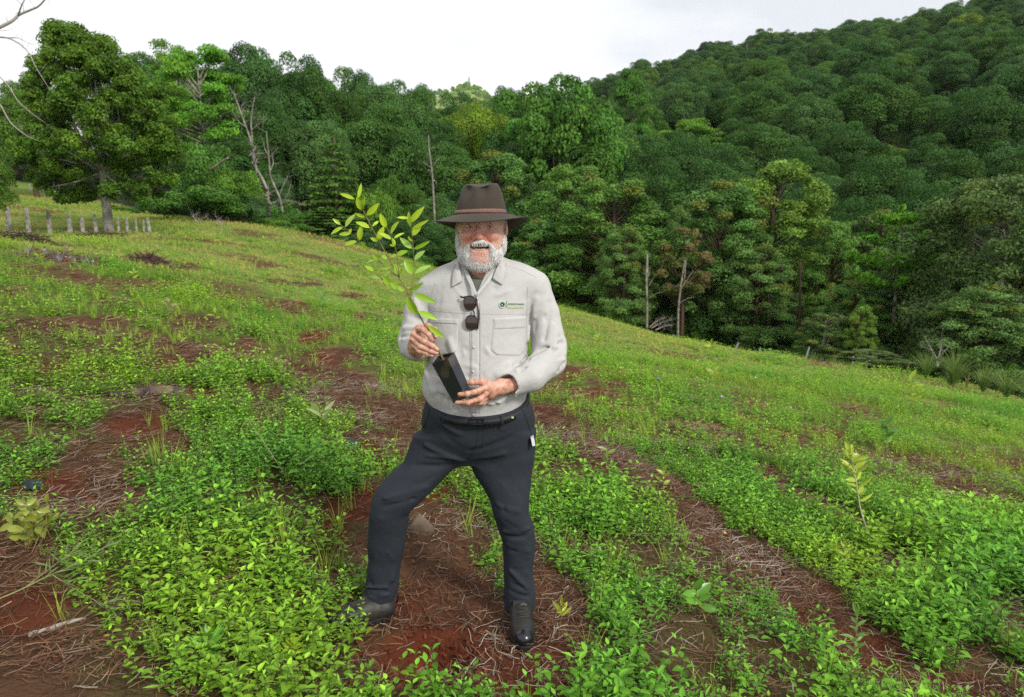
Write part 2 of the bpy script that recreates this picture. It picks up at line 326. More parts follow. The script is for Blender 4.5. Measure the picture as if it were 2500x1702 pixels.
def tree_tier(seed, H=12., Rr=3.8, col=(.07, .125, .028), tiers=13):
    rng = np.random.default_rng(seed); blobs = []; mb = MB()
    for k in range(tiers):
        t = k / tiers; z = H * (.10 + .88 * t); rr = Rr * (1 - t) ** .75 * (1 if k % 2 else .85); m = max(4, int(9 * (1 - t)) + 3)
        for j in range(m):
            ph = j / m * 6.283 + k * .7 + rng.normal() * .15
            for q in (.45, .72, .98): blobs.append((math.cos(ph) * rr * q, math.sin(ph) * rr * q, z - rr * .13 * q * q + rng.normal() * .06, rr * .21 + .12, rr * .21 + .12, .16))
            mb.tube([(0, 0, z), (math.cos(ph) * rr * .9, math.sin(ph) * rr * .9, z - rr * .1)], [.05, .02], 4)
    V, F, T = blob_cloud(blobs, 30, .2, col, rng, lo=.2, aspect=2, yel=.2, var=.15)
    mb.tube([(0, 0, -.6), (0, 0, H * .5), (0, 0, H)], [.22, .12, .03], 8)
    return fmesh('crown_tier', V, F, T), mb.mesh('trunk_tier', True), Rr, H, BARK
PR = {}
def proto(key, f):
    PR[key] = f
GR = (.055, .115, .030)
for i, c in enumerate([(.050, .105, .030), (.062, .125, .030), (.045, .098, .036), (.075, .135, .030), (.040, .088, .026), (.065, .120, .045)]): proto('r%d' % i, tree_round(100 + i, col=c, n=62 + 4 * i))
proto('rb', tree_round(120, H=10, Rr=5.2, col=(.060, .135, .028), n=170, per=330, leaf=.115, blob=(.10, .17), cover=.0))
proto('ry', tree_round(121, H=9, Rr=4.6, col=(.115, .165, .026), n=60, flat=.8, cover=.25, yel=.5))
proto('rs', tree_round(122, H=8, Rr=4.8, col=(.055, .090, .060), n=60, flat=.7, cover=.3, blob=(.14, .22), leaf=.14))
proto('rr', tree_round(123, H=7, Rr=3.0, col=(.13, .085, .050), n=44, per=220, cover=.2, leaf=.13))
for i in range(4): proto('e%d' % i, tree_euc(200 + i, clear=.04, n=190, per=420, col=[(.104, .188, .052), (.132, .198, .046), (.086, .165, .054), (.112, .178, .066)][i]))
proto('ep', tree_euc(210, Rr=1.8, pale=True, n=50, col=(.10, .13, .055), clear=.30, sparse=.8))
proto('er', tree_euc(211, Rr=1.9, pale=False, n=40, col=(.17, .11, .065), clear=.45, sparse=.6, leaf=.08, tips=((.12, .12, .05), .3)))
proto('ew', tree_euc(212, H=11, Rr=4.2, pale=True, n=150, per=750, leaf=.072, col=(.085, .125, .055), clear=.12))
proto('l0', tree_layer(300)); proto('l1', tree_layer(301, col=(.105, .19, .032), tiers=6)); proto('l2', tree_layer(302, col=(.06, .14, .03), cone=.5))
proto('t0', tree_tier(400)); proto('t1', tree_tier(401, H=9, Rr=3.6, col=(.055, .105, .024)))
def shrub(seed, H=2.6, Rr=2.4, col=(.06, .13, .03), n=40, per=420, leaf=.07):
    rng = np.random.default_rng(seed); bl = []
    for i in range(n):
        d = unit(rng.normal(size=3)); d[2] = abs(d[2]); r = Rr * rng.uniform(.16, .28); k = rng.uniform(.4, .85)
        bl.append((d[0] * Rr * k, d[1] * Rr * k, .25 * H + d[2] * H * .62 * k, r, r, r * .8))
    V, F, T = blob_cloud(bl, per, leaf, col, rng)
    mb = MB()
    for i in range(6): limbs(mb, (rng.normal() * .15, rng.normal() * .15, -.3), [bl[i * 5][:3]], .05, rng)
    return fmesh('crown_shrub', V, F, T), mb.mesh('stems_shrub', True), Rr, H, BARK
for i, c in enumerate([(.055, .125, .030), (.085, .160, .030), (.050, .095, .045)]): proto('s%d' % i, shrub(500 + i, col=c))
trng = random.Random(7)
def plant_tree(key, x, y, H, Rw=None, label='', group=None, name='tree', cat='tree', z=None, rz=None):
    cr, tk, Rr, H0, bm = PR[key]
    z = float(terr0(x, y)) if z is None else z
    e = empty(name, (x, y, z), trng.uniform(0, 6.28) if rz is None else rz); sz = H / H0; sx = (Rw / Rr) if Rw else sz
    e.scale = (sx, sx, sz); tag(e, label, cat, group)
    c = link('crown', cr, None, e); t = link('trunk', tk, None, e)
    if not cr.materials: cr.materials.append(LEAF)
    if not tk.materials: tk.materials.append(bm)
    return e
def tree_px(key, px, ptop, w, Y, label, group=None, name='tree', cat='tree', sink=0, zb=None):
    """a tree whose crown top and width are read off the photo, standing on the terrain at depth Y"""
    top = P(px, ptop, Y); z = float(terr0(top[0], Y)) - sink if zb is None else zb
    return plant_tree(key, top[0], Y, top[2] - z, w / 2 * Y / FPX * (1.32 if key[0] == 'e' else 1.0), label, group, name, cat, z)
F1 = 'trees of the rainforest wall beyond the field'; F2 = 'slender plantation trees along the lower field edge'; F3 = 'trees on the wooded slope'
T = tree_px
# the forest wall, left to centre
T('r0', 345, 128, 210, 74, 'rounded green tree top between the big left tree and the bright layered tree', F1)
T('l0', 480, 118, 250, 52, 'bright green tree with flat layered sprays and pale forked trunk', F1)
T('r2', 600, 94, 215, 60, 'tallest dark blue-green rounded tree of the forest wall', F1)
T('l1', 425, 130, 170, 60, 'smaller bright layered tree leaning behind the big left tree', F1)
T('r4', 715, 142, 190, 62, 'dark tree just right of the tallest one in the forest wall', F1)
T('r1', 800, 168, 190, 66, 'mid green tree on the skyline left of the spiky topped tree', F1)
T('r2', 872, 158, 120, 76, 'spiky dark tree top poking above the skyline of the forest wall', F1)
T('r5', 935, 188, 190, 72, 'grey-green broad crown right of the spiky tree top', F1)
T('r0', 1020, 208, 150, 80, 'green skyline crown left of the gap to the pale far hill', F1)
T('r4', 1100, 236, 150, 88, 'dark crown under the gap to the pale far hill', F1)
T('r1', 1180, 244, 150, 96, 'crown just under the white roofed house on the far hill', F1)
T('r2', 1240, 205, 120, 100, 'dark crown at the left foot of the great domed tree', F1)
T('rb', 1360, 156, 380, 66, 'great domed tree with cauliflower crown in the middle of the forest', F1)
T('l2', 1545, 172, 130, 82, 'light layered tree at the right shoulder of the great domed tree', F1)
T('r0', 1480, 300, 230, 76, 'dark rounded tree under the right shoulder of the domed tree', F1)
T('r4', 660, 250, 170, 55, 'dark vine covered tree in the second row of the wall below the tallest tree', F1)
T('r5', 775, 282, 190, 55, 'blue-green tree halfway down the wall above the tiered conifer', F1)
T('r0', 940, 250, 230, 62, 'tall vine clad tree right of the tiered conifer', F1)
T('r4', 1060, 300, 190, 70, 'dark tree above the thin forked pale trunk', F1)
T('ry', 1170, 268, 200, 74, 'yellow-green rounded crown left of the great domed tree', F1)
T('r2', 1240, 330, 200, 66, 'shaded crown below the yellow-green rounded one', F1)
T('e2', 1215, 378, 210, 54, 'soft rounded gum crown behind the hat', F2)
T('t0', 815, 330, 215, 49, 'dark conifer with many flat tiers of branches', F1, 'conifer')
T('t1', 800, 500, 300, 46, 'low spreading conifer with drooping tiers at the field edge', F1, 'conifer')
T('s1', 925, 395, 150, 50, 'bright bushy growth right of the tiered conifer', F1, 'shrub', 'shrub')
T('r1', 960, 440, 190, 52, 'green understorey tree left of the thin pale trunk', F1)
T('r5', 1065, 470, 150, 50, 'blue-green small tree left of the hat brim', F1)
T('r2', 1010, 520, 150, 45, 'dark shrubby tree behind the sapling leaves', F1)
T('s0', 690, 470, 150, 47, 'dark bush behind the broken dead tree', F1, 'shrub', 'shrub')
T('r4', 545, 330, 200, 50, 'deep green tree behind the leaning dead tree', F1)
T('r2', 655, 420, 130, 49, 'dark leafy tree behind the dead trunks', F1)
T('s1', 640, 525, 150, 43, 'bright green bush at the foot of the dead trees', F1, 'shrub', 'shrub')
T('s0', 715, 540, 110, 43, 'dark low bush right of the dead trees', F1, 'shrub', 'shrub')
T('s2', 880, 560, 150, 44, 'low dark bush at the field edge behind the sapling', F1, 'shrub', 'shrub')
T('s0', 1000, 600, 150, 44, 'shadowed bush at the field edge left of the shoulder', F1, 'shrub', 'shrub')
# left side
T('r3', 60, 185, 190, 48, 'open crowned green tree at the far left edge behind the bare branches')
T('r4', 150, 330, 260, 66, 'dark tree far behind the left paddock')
T('r0', 30, 320, 220, 70, 'dark green tree at the left edge behind the paddock')
T('s0', 520, 318, 210, 40, 'tall rounded grey-topped bush right of the big left tree', None, 'shrub', 'shrub')
T('s1', 545, 375, 180, 37, 'bright leaved bush in front of the grey-topped bush', None, 'shrub', 'shrub')
T('s0', 480, 440, 270, 35, 'broad dark green bush reaching the grass right of the fence', None, 'shrub', 'shrub')
T('s2', 395, 480, 150, 36, 'dark bush behind the last fence posts', None, 'shrub', 'shrub')
T('s1', 300, 500, 110, 42, 'low green bush right of the lichened trunk', None, 'shrub', 'shrub')
T('s2', 600, 470, 130, 37, 'small dark bush at the right end of the bush group', None, 'shrub', 'shrub')
T('r3', -75, 330, 170, 24, 'leafy branch ends of a tree at the left edge above the fence')
# plantation row down the right edge
for k, px, pt, w, Y, lb in [
 ('e0', 1400, 405, 190, 47, 'tall pointed gum right of the great domed tree'), 
 ('e0', 1500, 440, 250, 41, 'broad leafy gum standing first behind the shoulder'), ('e2', 1330, 540, 170, 43, 'shaded gum beside the light shirt sleeve'),
 ('e3', 1525, 560, 120, 37, 'slender grey-green gum beside the straight pale trunk'), 
 ('er', 1672, 560, 110, 36, 'sparse reddish brown dying tree with pale trunk'),
 ('e3', 1660, 505, 90, 45, 'small rounded crown above the reddish dying tree'), ('e2', 1765, 450, 230, 39, 'dense pointed gum right of the reddish tree'),
 ('e1', 1895, 402, 270, 41, 'tallest golden tipped gum of the plantation row'), 
 ('e3', 1850, 600, 170, 36, 'grey-green gum with reddish trunk in the middle of the row'), 
 ('e0', 2040, 540, 130, 36, 'slim gum left of the whorled young tree'),
 ('e3', 2150, 520, 210, 39, 'broad dull gum behind the whorled young tree'), ('e2', 2090, 690, 170, 30, 'wispy gum below the whorled young tree'),
 ('e2', 2270, 600, 200, 31, 'brownish gum between the whorled tree and the big right gum'), ('ew', 2470, 440, 400, 27, 'large gum with wide pale limbs at the right edge'),
 ('ep', 2230, 700, 130, 29, 'slim gum with bare lower limbs'), ('e3', 2410, 700, 220, 24, 'low dark gum under the large right edge gum')]:
    T(k, px, pt, w, Y, lb, F2)
for k, px, pt, w, Y, lb in [('s1', 1690, 790, 90, 37, 'bright understorey bush between the thin trunks'), ('s0', 1560, 740, 120, 42, 'dark understorey bush behind the pale trunk'), ('s2', 1800, 780, 110, 38, 'dark bush behind the tilted pickets'),
 ('s0', 1330, 690, 120, 44, 'dark bush at the field edge right of the shoulder'), ('s0', 1420, 720, 110, 43, 'dark bush where the first gums meet the grass'), ('s0', 1980, 800, 120, 33, 'deep shaded bush between two dark trunks'),
 ('s2', 2110, 830, 120, 29, 'grey-green bush behind the fence line'), ('s0', 2240, 830, 170, 27, 'dark undergrowth bush behind the bare shrub'), ('s2', 2400, 860, 170, 24, 'dark bush behind the large grass tussocks'), ('s0', 2520, 860, 170, 23, 'dark bush at the right edge behind the tussocks')]:
    T(k, px, pt, w, Y, lb, 'understorey bushes beneath the plantation row', 'shrub', 'shrub')
# middle distance of the slope
for k, px, pt, w, Y, lb in [
 ('rs', 2010, 238, 200, 112, 'spreading grey-green crown with fine branches on the hillside'), ('ry', 1868, 285, 190, 98, 'olive umbrella crowned tree below the grey-green one'), ('ry', 2140, 362, 250, 74, 'large yellow-green tree on the lower hillside'),
 ('rr', 2005, 345, 100, 84, 'reddish brown crown among the green hillside trees'), ('l0', 2065, 320, 110, 88, 'bright green crown with pale branch above the yellow-green tree'), ('r1', 1940, 350, 140, 80, 'yellowish round crown left of the reddish brown one'),
 ('l1', 1690, 300, 190, 92, 'flat topped bright crown on the lower hillside'), ('r4', 1700, 345, 200, 72, 'dark vine hung tree behind the plantation row'), ('r0', 1590, 330, 190, 78, 'dark green crown right of the great domed tree'),
 ('r4', 1630, 400, 190, 62, 'deep shaded tree behind the small rounded crown'), ('r5', 2010, 420, 170, 62, 'blue-green crown above the plantation row'), ('r2', 2090, 450, 190, 58, 'cool dark crown behind the slim gum'),
 ('r5', 2190, 410, 190, 66, 'mid green crown right of the large yellow-green tree'), ('r2', 2240, 480, 230, 52, 'dark blue-green bushy crown above the whorled tree'), ('r1', 2330, 400, 200, 70, 'green crown high behind the large right edge gum'),
 ('r5', 2450, 330, 220, 84, 'rounded crown at the right edge above the large gum'), ('r3', 2400, 270, 200, 100, 'olive crown at the right edge of the hillside'), ('r5', 2290, 300, 200, 98, 'pale green crown right of the dark ravine'),
 ('r0', 1760, 232, 190, 135, 'shaded crown left of the ravine on the hillside'), ('er', 1790, 215, 110, 130, 'thin brownish crown with bare pale branches high on the hillside'), ('r2', 1880, 210, 160, 140, 'dark crown at the head of the ravine')]:
    T(k, px, pt, w, Y, lb, F3)
def fill_slope():
    """more countable trees closing the slope behind the rows"""
    rg = random.Random(11); n = 0; keys = ['r0', 'r1', 'r2', 'r3', 'r4', 'r5', 'r0', 'r2']
    for Y in (52, 60, 70, 82, 96, 112):
        px = 1150 + rg.uniform(0, 60)
        while px < 2750:
            x = (px - 1250) / FPX * Y; yy = Y + rg.uniform(-4, 4); H = rg.uniform(8, 12) * (1 if Y > 56 else .8)
            lo = Y < 75
            plant_tree(rg.choice(['r2', 'r4', 'r4'] if lo else keys), x, yy, H, H * rg.uniform(.36, .46), 'dark green forest tree on the shaded lower slope behind the gums' if lo else 'rounded forest tree on the middle of the wooded hillside', 'trees filling the lower slope' if lo else 'trees filling the middle slope'); n += 1
            px += H * .62 * FPX / Y * rg.uniform(.85, 1.2)
    for Y in (64, 74, 86, 100):
        px = 380 + rg.uniform(0, 60)
        while px < 1180:
            x = (px - 1250) / FPX * Y; p = P(px, np.interp(px, [380, 600, 900, 1180], [190, 170, 260, 300]) - (Y < 70) * -60, Y); z = float(terr0(x, Y)); H = max(7, min(16, p[2] - z))
            plant_tree(rg.choice(keys), x, Y, H, H * .36, 'dark forest tree packed inside the wall left of the hat', 'trees packed inside the forest wall'); n += 1
            px += H * .55 * FPX / Y
    return n
print('fill', fill_slope())
def far_forest():
    """the hillside wood that reads as one mass: instanced crowns on a point mesh"""
    rg = np.random.default_rng(5); pts = []; sc = []; ix = []; rot = []
    for Y in np.arange(122, 400, 7.5):
        st = 6.6; x0 = -.55 * Y if Y > 150 else -.05 * Y
        for x in np.arange(x0, Y * .95, st):
            xx = x + rg.uniform(-3.3, 3.3); yy = Y + rg.uniform(-3.7, 3.7); z = float(terr0(xx, yy)); u, v = proj(xx, yy, z + 10)
            if v < np.interp(u, [300, 380, 600, 900, 950, 1000, 1240, 1300, 1310], [230, 200, 170, 228, 243, 252, 250, 170, -999]): continue
            pts.append((xx, yy, z - rg.uniform(.5, 3))); sc.append(.58 + .62 * rg.random() ** 1.4); ix.append(rg.choice([0, 1, 2, 3, 4, 5, 6, 7], p=[.2, .2, .13, .16, .1, .13, .04, .04])); rot.append(rg.uniform(0, 6.28))
    for Y in np.arange(560, 800, 9):
        for x in np.arange(-230, 40, 8):
            if rg.random() < .18: continue
            xx = x + rg.uniform(-5, 5); yy = Y + rg.uniform(-6, 6)
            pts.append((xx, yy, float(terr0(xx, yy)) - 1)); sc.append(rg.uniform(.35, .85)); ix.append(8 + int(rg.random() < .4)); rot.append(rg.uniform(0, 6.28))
    me = bpy.data.meshes.new('forest'); me.vertices.add(len(pts)); me.vertices.foreach_set('co', np.array(pts, np.float32).ravel())
    for nme, arr, ty in (('sc', sc, 'FLOAT'), ('rot', rot, 'FLOAT'), ('ix', ix, 'INT')):
        a = me.attributes.new(nme, ty, 'POINT'); a.data.foreach_set('value', np.array(arr, np.float32 if ty == 'FLOAT' else np.int32))
    ob = link('forest', me); tag(ob, 'dense dark green forest covering the far hillside under the white sky', 'forest', kind='stuff')
    pc = bpy.data.collections.new('forest_kinds')
    sun_c = tree_round(140, col=(.27, .34, .15), n=40, per=60, leaf=.45)  # far hill crowns: sunlight is put into both pale leaf colours
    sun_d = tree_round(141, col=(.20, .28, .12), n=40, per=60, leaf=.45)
    for i, k in enumerate(['r0', 'r1', 'r2', 'r3', 'r4', 'r5', 'ry', 'rs']):
        if not PR[k][0].materials: PR[k][0].materials.append(LEAF)
        o = bpy.data.objects.new('kind_%02d' % i, PR[k][0]); pc.objects.link(o)
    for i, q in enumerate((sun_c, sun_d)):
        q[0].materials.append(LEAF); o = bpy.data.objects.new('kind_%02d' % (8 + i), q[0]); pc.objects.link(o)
    ng = bpy.data.node_groups.new('forest', 'GeometryNodeTree'); N = ng.nodes; L = ng.links
    ng.interface.new_socket('Geometry', in_out='INPUT', socket_type='NodeSocketGeometry'); ng.interface.new_socket('Geometry', in_out='OUTPUT', socket_type='NodeSocketGeometry')
    gi = N.new('NodeGroupInput'); go = N.new('NodeGroupOutput'); m2p = N.new('GeometryNodeMeshToPoints'); iop = N.new('GeometryNodeInstanceOnPoints'); ci = N.new('GeometryNodeCollectionInfo')
    ci.inputs['Collection'].default_value = pc; ci.inputs['Separate Children'].default_value = True; ci.inputs['Reset Children'].default_value = True
    iop.inputs['Pick Instance'].default_value = True
    def at(n, ty='FLOAT'):
        a = N.new('GeometryNodeInputNamedAttribute'); a.data_type = ty; a.inputs['Name'].default_value = n; return a.outputs['Attribute']
    cx = N.new('ShaderNodeCombineXYZ'); L.new(at('rot'), cx.inputs[2]); e2r = N.new('FunctionNodeEulerToRotation'); L.new(cx.outputs[0], e2r.inputs[0])
    L.new(gi.outputs[0], m2p.inputs['Mesh']); L.new(m2p.outputs[0], iop.inputs['Points']); L.new(ci.outputs[0], iop.inputs['Instance']); L.new(at('ix', 'INT'), iop.inputs['Instance Index']); L.new(e2r.outputs[0], iop.inputs['Rotation']); L.new(at('sc'), iop.inputs['Scale']); L.new(iop.outputs[0], go.inputs[0])
    md = ob.modifiers.new('forest', 'NODES'); md.node_group = ng; print('forest pts', len(pts))
far_forest()
# ---------------------------------------------------------------- ground cover (nobody could count it)
def leaf_mesh(L, w, bend=.25, fold=.25, full=True, rng=None):
    """pointed oval leaf along +x from the origin, midrib folded; returns V, F"""
    if full:
        st = [(0, 0), (.22, .72), (.48, 1.0), (.76, .62), (1, 0)]
        V = [(0, 0, 0)]; F = []
        for s, k in st[1:-1]:
            z = -bend * L * s * s
            V += [(s * L, -w * k * .5, z + fold * w * k * .5), (s * L, 0, z), (s * L, w * k * .5, z + fold * w * k * .5)]
        V.append((L, 0, -bend * L)); n = len(V) - 1
        F = [(0, 1, 2, 2), (0, 2, 3, 3)]
        for q in range(2):
            a = 1 + 3 * q; b = a + 3; F += [(a, b, b + 1, a + 1), (a + 1, b + 1, b + 2, a + 2)]
        F += [(7, n, 8, 8), (8, n, 9, 9)]
        V = np.array(V); F2 = []
        for f in F:                                  # triangles become quads through a repeated corner: split the long edge instead
            if f[2] == f[3]:
                m = len(V); V = np.vstack([V, (V[f[0]] + V[f[1]]) / 2]); F2.append((f[0], m, f[1], f[2]))
            else: F2.append(f)
        return V, np.array(F2)
    V = np.array([(0, 0, 0), (.45 * L, -w * .5, fold * w * .5 - bend * L * .2), (L, 0, -bend * L), (.45 * L, w * .5, fold * w * .5 - bend * L * .2), (.45 * L, 0, -bend * L * .2)])
    return V, np.array([(0, 1, 2, 4), (0, 4, 2, 3)])
def rot_zyx(rz, pitch, roll=0):
    cz_, sz_ = math.cos(rz), math.sin(rz); cy, sy = math.cos(pitch), math.sin(pitch); cr, sr = math.cos(roll), math.sin(roll)
    Rz = np.array([[cz_, -sz_, 0], [sz_, cz_, 0], [0, 0, 1]]); Ry = np.array([[cy, 0, -sy], [0, 1, 0], [sy, 0, cy]]); Rx = np.array([[1, 0, 0], [0, cr, -sr], [0, sr, cr]])
    return Rz @ Ry @ Rx
def weed(seed, h=.2, nodes_=5, L=.05, w=.028, full=True, stems=1, spread=.05, col=(.13, .30, .035)):
    rng = np.random.default_rng(seed); V = []; F = []; T = []; n = 0; col = np.array(col)
    for s in range(stems):
        ph = rng.uniform(0, 6.28); lean = rng.uniform(.05, .45); hh = h * rng.uniform(.7, 1.15); b = np.array([math.cos(ph), math.sin(ph), 0]) * spread * rng.uniform(0, 1)
        d = np.array([math.cos(ph) * lean, math.sin(ph) * lean, 1.0]); a0 = rng.uniform(0, 3.14)
        if full:
            tv, tf = tube([b, b + d * hh * .5, b + d * hh], [.0016, .0013, .0008], 3, False); V.append(tv); F.append(tf + n); T.append(np.tile([.10, .14, .03], (len(tf), 1))); n += len(tv)
        for k in range(nodes_):
            t = .25 + .75 * k / (nodes_ - 1); base = b + d * hh * t; a = a0 + k * 1.57; sc = (1.1 - .55 * t) * rng.uniform(.85, 1.15) if k < nodes_ - 1 else .6
            for side in (0, math.pi):
                lv, lf = leaf_mesh(L * sc, w * sc, rng.uniform(.1, .5), .3, full); lv = lv + [L * sc * .12, 0, 0]
                M = rot_zyx(a + side + rng.normal() * .25, rng.uniform(.1, .5) + .5 * (k == nodes_ - 1), rng.normal() * .25)
                V.append(lv @ M.T + base); F.append(lf + n); n += len(lv); T.append(np.tile(col * rng.uniform(.6, 1.35) * (1 + .35 * (t > .9)), (len(lf), 1)))
    return np.concatenate(V), np.concatenate(F), np.concatenate(T)
def tuft(seed, h=.16, n=10, w=.005, seg=2, lean=.6, col=(.24, .39, .055)):
    rng = np.random.default_rng(seed); V = []; F = []; T = []; k = 0
    for i in range(n):
        ph = rng.uniform(0, 6.28); ln = rng.uniform(.1, lean); hh = h * rng.uniform(.55, 1.15); d = np.array([math.cos(ph), math.sin(ph), 0]); side = np.array([-d[1], d[0], 0]) * w * .5
        b = d * rng.uniform(0, .03)
        pts = [b + d * hh * ln * t * t + np.array([0, 0, hh * t * (1 - .3 * ln * t)]) for t in np.linspace(0, 1, seg + 1)]
        for j, p in enumerate(pts):
            q = 1 - (j / seg) ** 1.5 * .95; V += [p - side * q, p + side * q]
        for j in range(seg): F.append((k + 2 * j, k + 2 * j + 1, k + 2 * j + 3, k + 2 * j + 2))
        c = np.array(col) * rng.uniform(.7, 1.3); T += [c] * seg; k += 2 * (seg + 1)
    return np.array(V), np.array(F), np.array(T)
def scatter(name, protos, pos, scale, rng, tint, label, cat, m=WEED, tilt=.15, group=None):
    Vs = []; Fs = []; Ts = []; k = 0; which = rng.integers(0, len(protos), len(pos)); N = len(pos)
    rz = rng.uniform(0, 6.283, N); tx = rng.normal(0, tilt, N); ty = rng.normal(0, tilt, N)
    for i, (V, F, T) in enumerate(protos):
        s = np.where(which == i)[0]
        if not len(s): continue
        c, sn = np.cos(rz[s])[:, None], np.sin(rz[s])[:, None]; X = V[None, :, 0] * c - V[None, :, 1] * sn; Y = V[None, :, 0] * sn + V[None, :, 1] * c; Z = np.broadcast_to(V[None, :, 2], X.shape)
        X = X + Z * tx[s][:, None]; Y = Y + Z * ty[s][:, None]
        W3 = np.stack([X, Y, Z], -1) * scale[s][:, None, None] + pos[s][:, None, :]
        Vs.append(W3.reshape(-1, 3)); Fs.append((F[None] + (np.arange(len(s)) * len(V))[:, None, None]).reshape(-1, 4) + k); k += len(s) * len(V)
        Ts.append((T[None] * tint[s][:, None, :]).reshape(-1, 3))
    me = fmesh(name, np.concatenate(Vs), np.concatenate(Fs), np.concatenate(Ts)); print(name, N, len(me.polygons))
    return tag(link(name, me, m), label, cat, group, 'stuff')
def sample_field(rng, n, y0, y1, side=.86, extra=.8):
    u = rng.uniform(0, 1, n); y = np.sqrt(y0 * y0 + u * (y1 * y1 - y0 * y0)); x = rng.uniform(-1, 1, n) * (side * y + extra); return x, y
def tallness(x, y):
    z = terr0(x, y); px, py = proj(x, y, z); t = .55 + .9 * fbm(x * .9, y * .9, 71, 3) ** 1.3
    for cx, cy, rx, ry, q in [(2440, 1500, 240, 170, .85), (2350, 1330, 150, 50, .3), (700, 1160, 190, 80, .35), (520, 1450, 200, 150, .15), (1480, 1290, 160, 120, .3), (1600, 1620, 250, 120, .1)]:
        t = t + q * np.exp(-((px - cx) / rx) ** 2 - ((py - cy) / ry) ** 2)
    return t
def near_person(x, y): return (np.hypot((x + .50) / .28, (y - 2.78) / .16) < 1) | (np.hypot((x - .05) / .14, (y - 2.7) / .22) < 1) | (np.hypot((x - HOLE[0]) / .3, (y - HOLE[1]) / .25) < 1)
def hue(x, y, rng):
    """patches of yellower and of cooler, deeper green"""
    n = fbm(x * .8, y * .8, 81, 3); m = rng.normal(0, .13, len(x)); k = np.clip((n - .5) * 3.2 + m, -1, 1)[:, None]
    px, py = proj(x, y, terr0(x, y)); dk = np.zeros(len(x))
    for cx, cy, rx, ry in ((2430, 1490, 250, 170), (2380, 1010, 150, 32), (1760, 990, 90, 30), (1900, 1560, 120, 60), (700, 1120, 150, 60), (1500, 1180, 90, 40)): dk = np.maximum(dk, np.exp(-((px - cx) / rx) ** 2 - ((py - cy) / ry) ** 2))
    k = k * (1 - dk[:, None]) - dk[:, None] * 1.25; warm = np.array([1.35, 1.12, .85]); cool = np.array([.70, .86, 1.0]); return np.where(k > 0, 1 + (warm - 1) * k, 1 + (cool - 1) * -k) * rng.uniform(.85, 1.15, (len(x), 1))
def build_cover():
    rng = np.random.default_rng(17)
    wn1 = [weed(i, h=.17, nodes_=5, L=.050, w=.027, stems=1, col=(.195, .385, .03)) for i in range(6)] + [weed(20 + i, h=.13, nodes_=4, L=.040, w=.024, stems=2, col=(.21, .40, .035)) for i in range(3)] + [weed(30 + i, h=.15, nodes_=6, L=.060, w=.013, stems=1, col=(.20, .40, .045)) for i in range(2)] + [weed(35 + i, h=.12, nodes_=7, L=.026, w=.014, stems=3, spread=.04, col=(.20, .41, .04)) for i in range(3)]
    wn2 = [weed(40 + i, h=.19, nodes_=4, L=.058, w=.030, full=False, stems=2, spread=.08, col=(.195, .385, .03)) for i in range(6)]
    wn3 = [weed(60 + i, h=.18, nodes_=3, L=.085, w=.045, full=False, stems=3, spread=.15, col=(.20, .37, .035)) for i in range(5)]
    x, y = sample_field(rng, 21000, 2.05, 6.2); b = bareness(x, y); t = tallness(x, y)
    den = np.clip(fbm(x * 2.2, y * 2.2, 91, 3) * 3.4 - .95, .04, 1)
    keep = (rng.random(len(x)) < den * (1 - b) ** 1.5 + .012) & ~near_person(x, y); x, y, t, b = x[keep], y[keep], t[keep], b[keep]
    edge = np.clip(1.15 - b, .35, 1); pos = np.stack([x, y, terr(x, y) - .006], 1)
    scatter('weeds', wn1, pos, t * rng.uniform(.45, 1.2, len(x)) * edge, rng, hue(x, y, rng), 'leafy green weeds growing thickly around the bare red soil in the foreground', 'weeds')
    x, y = sample_field(rng, 22000, 6.0, 14.5); b = bareness(x, y); t = tallness(x, y); den = np.clip(fbm(x * 1.5, y * 1.5, 91, 3) * 3.2 - .9, .05, 1)
    keep = rng.random(len(x)) < den * (1 - b) ** 1.5 + .01; x, y, t, b = x[keep], y[keep], t[keep], b[keep]; pos = np.stack([x, y, terr(x, y) - .01], 1)
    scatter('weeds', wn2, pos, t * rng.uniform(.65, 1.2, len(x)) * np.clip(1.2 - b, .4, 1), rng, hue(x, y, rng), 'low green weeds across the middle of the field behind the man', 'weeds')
    x, y = sample_field(rng, 60000, 14.0, 46); b = bareness(x, y); wd = woodland(x, y); den = np.clip(fbm(x * .7, y * .7, 95, 3) * 2.6 - .75, .05, 1) * np.clip(1.25 - y / 60, .3, 1)
    keep = (rng.random(len(x)) < den * (1 - b)) & (wd < 0); x, y = x[keep], y[keep]; pos = np.stack([x, y, terr(x, y) - .02], 1)
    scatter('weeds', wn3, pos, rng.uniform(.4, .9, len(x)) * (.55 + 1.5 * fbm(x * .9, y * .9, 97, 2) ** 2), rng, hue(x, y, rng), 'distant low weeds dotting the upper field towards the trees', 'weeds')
    # grass
    g1 = [tuft(i, h=.17, n=9, w=.0045, seg=3) for i in range(4)]; g2 = [tuft(10 + i, h=.17, n=12, w=.009, seg=2) for i in range(4)]; g3 = [tuft(20 + i, h=.22, n=14, w=.022, seg=2, lean=.8, col=(.37, .42, .12)) for i in range(4)]
    def gt(x, y, rng, dry): 
        k = np.clip((fbm(x * .4, y * .4, 99, 3) - .42) * 3.5, 0, 1)[:, None] * dry; return (1 - k) * np.array([1.08, 1.02, 1.]) + k * np.array([1.65, 1.15, 1.3])
    x, y = sample_field(rng, 1500, 2.05, 6.5); b = bareness(x, y); keep = (rng.random(len(x)) < np.clip(fbm(x * 2, y * 2, 92, 2) * 3 - 1.3, .04, 1) * (1 - .8 * b)) & ~near_person(x, y); x, y = x[keep], y[keep]
    scatter('grass', g1, np.stack([x, y, terr(x, y) - .005], 1), rng.uniform(.5, 1.35, len(x)), rng, gt(x, y, rng, .5), 'fine green grass blades among the foreground weeds', 'grass')
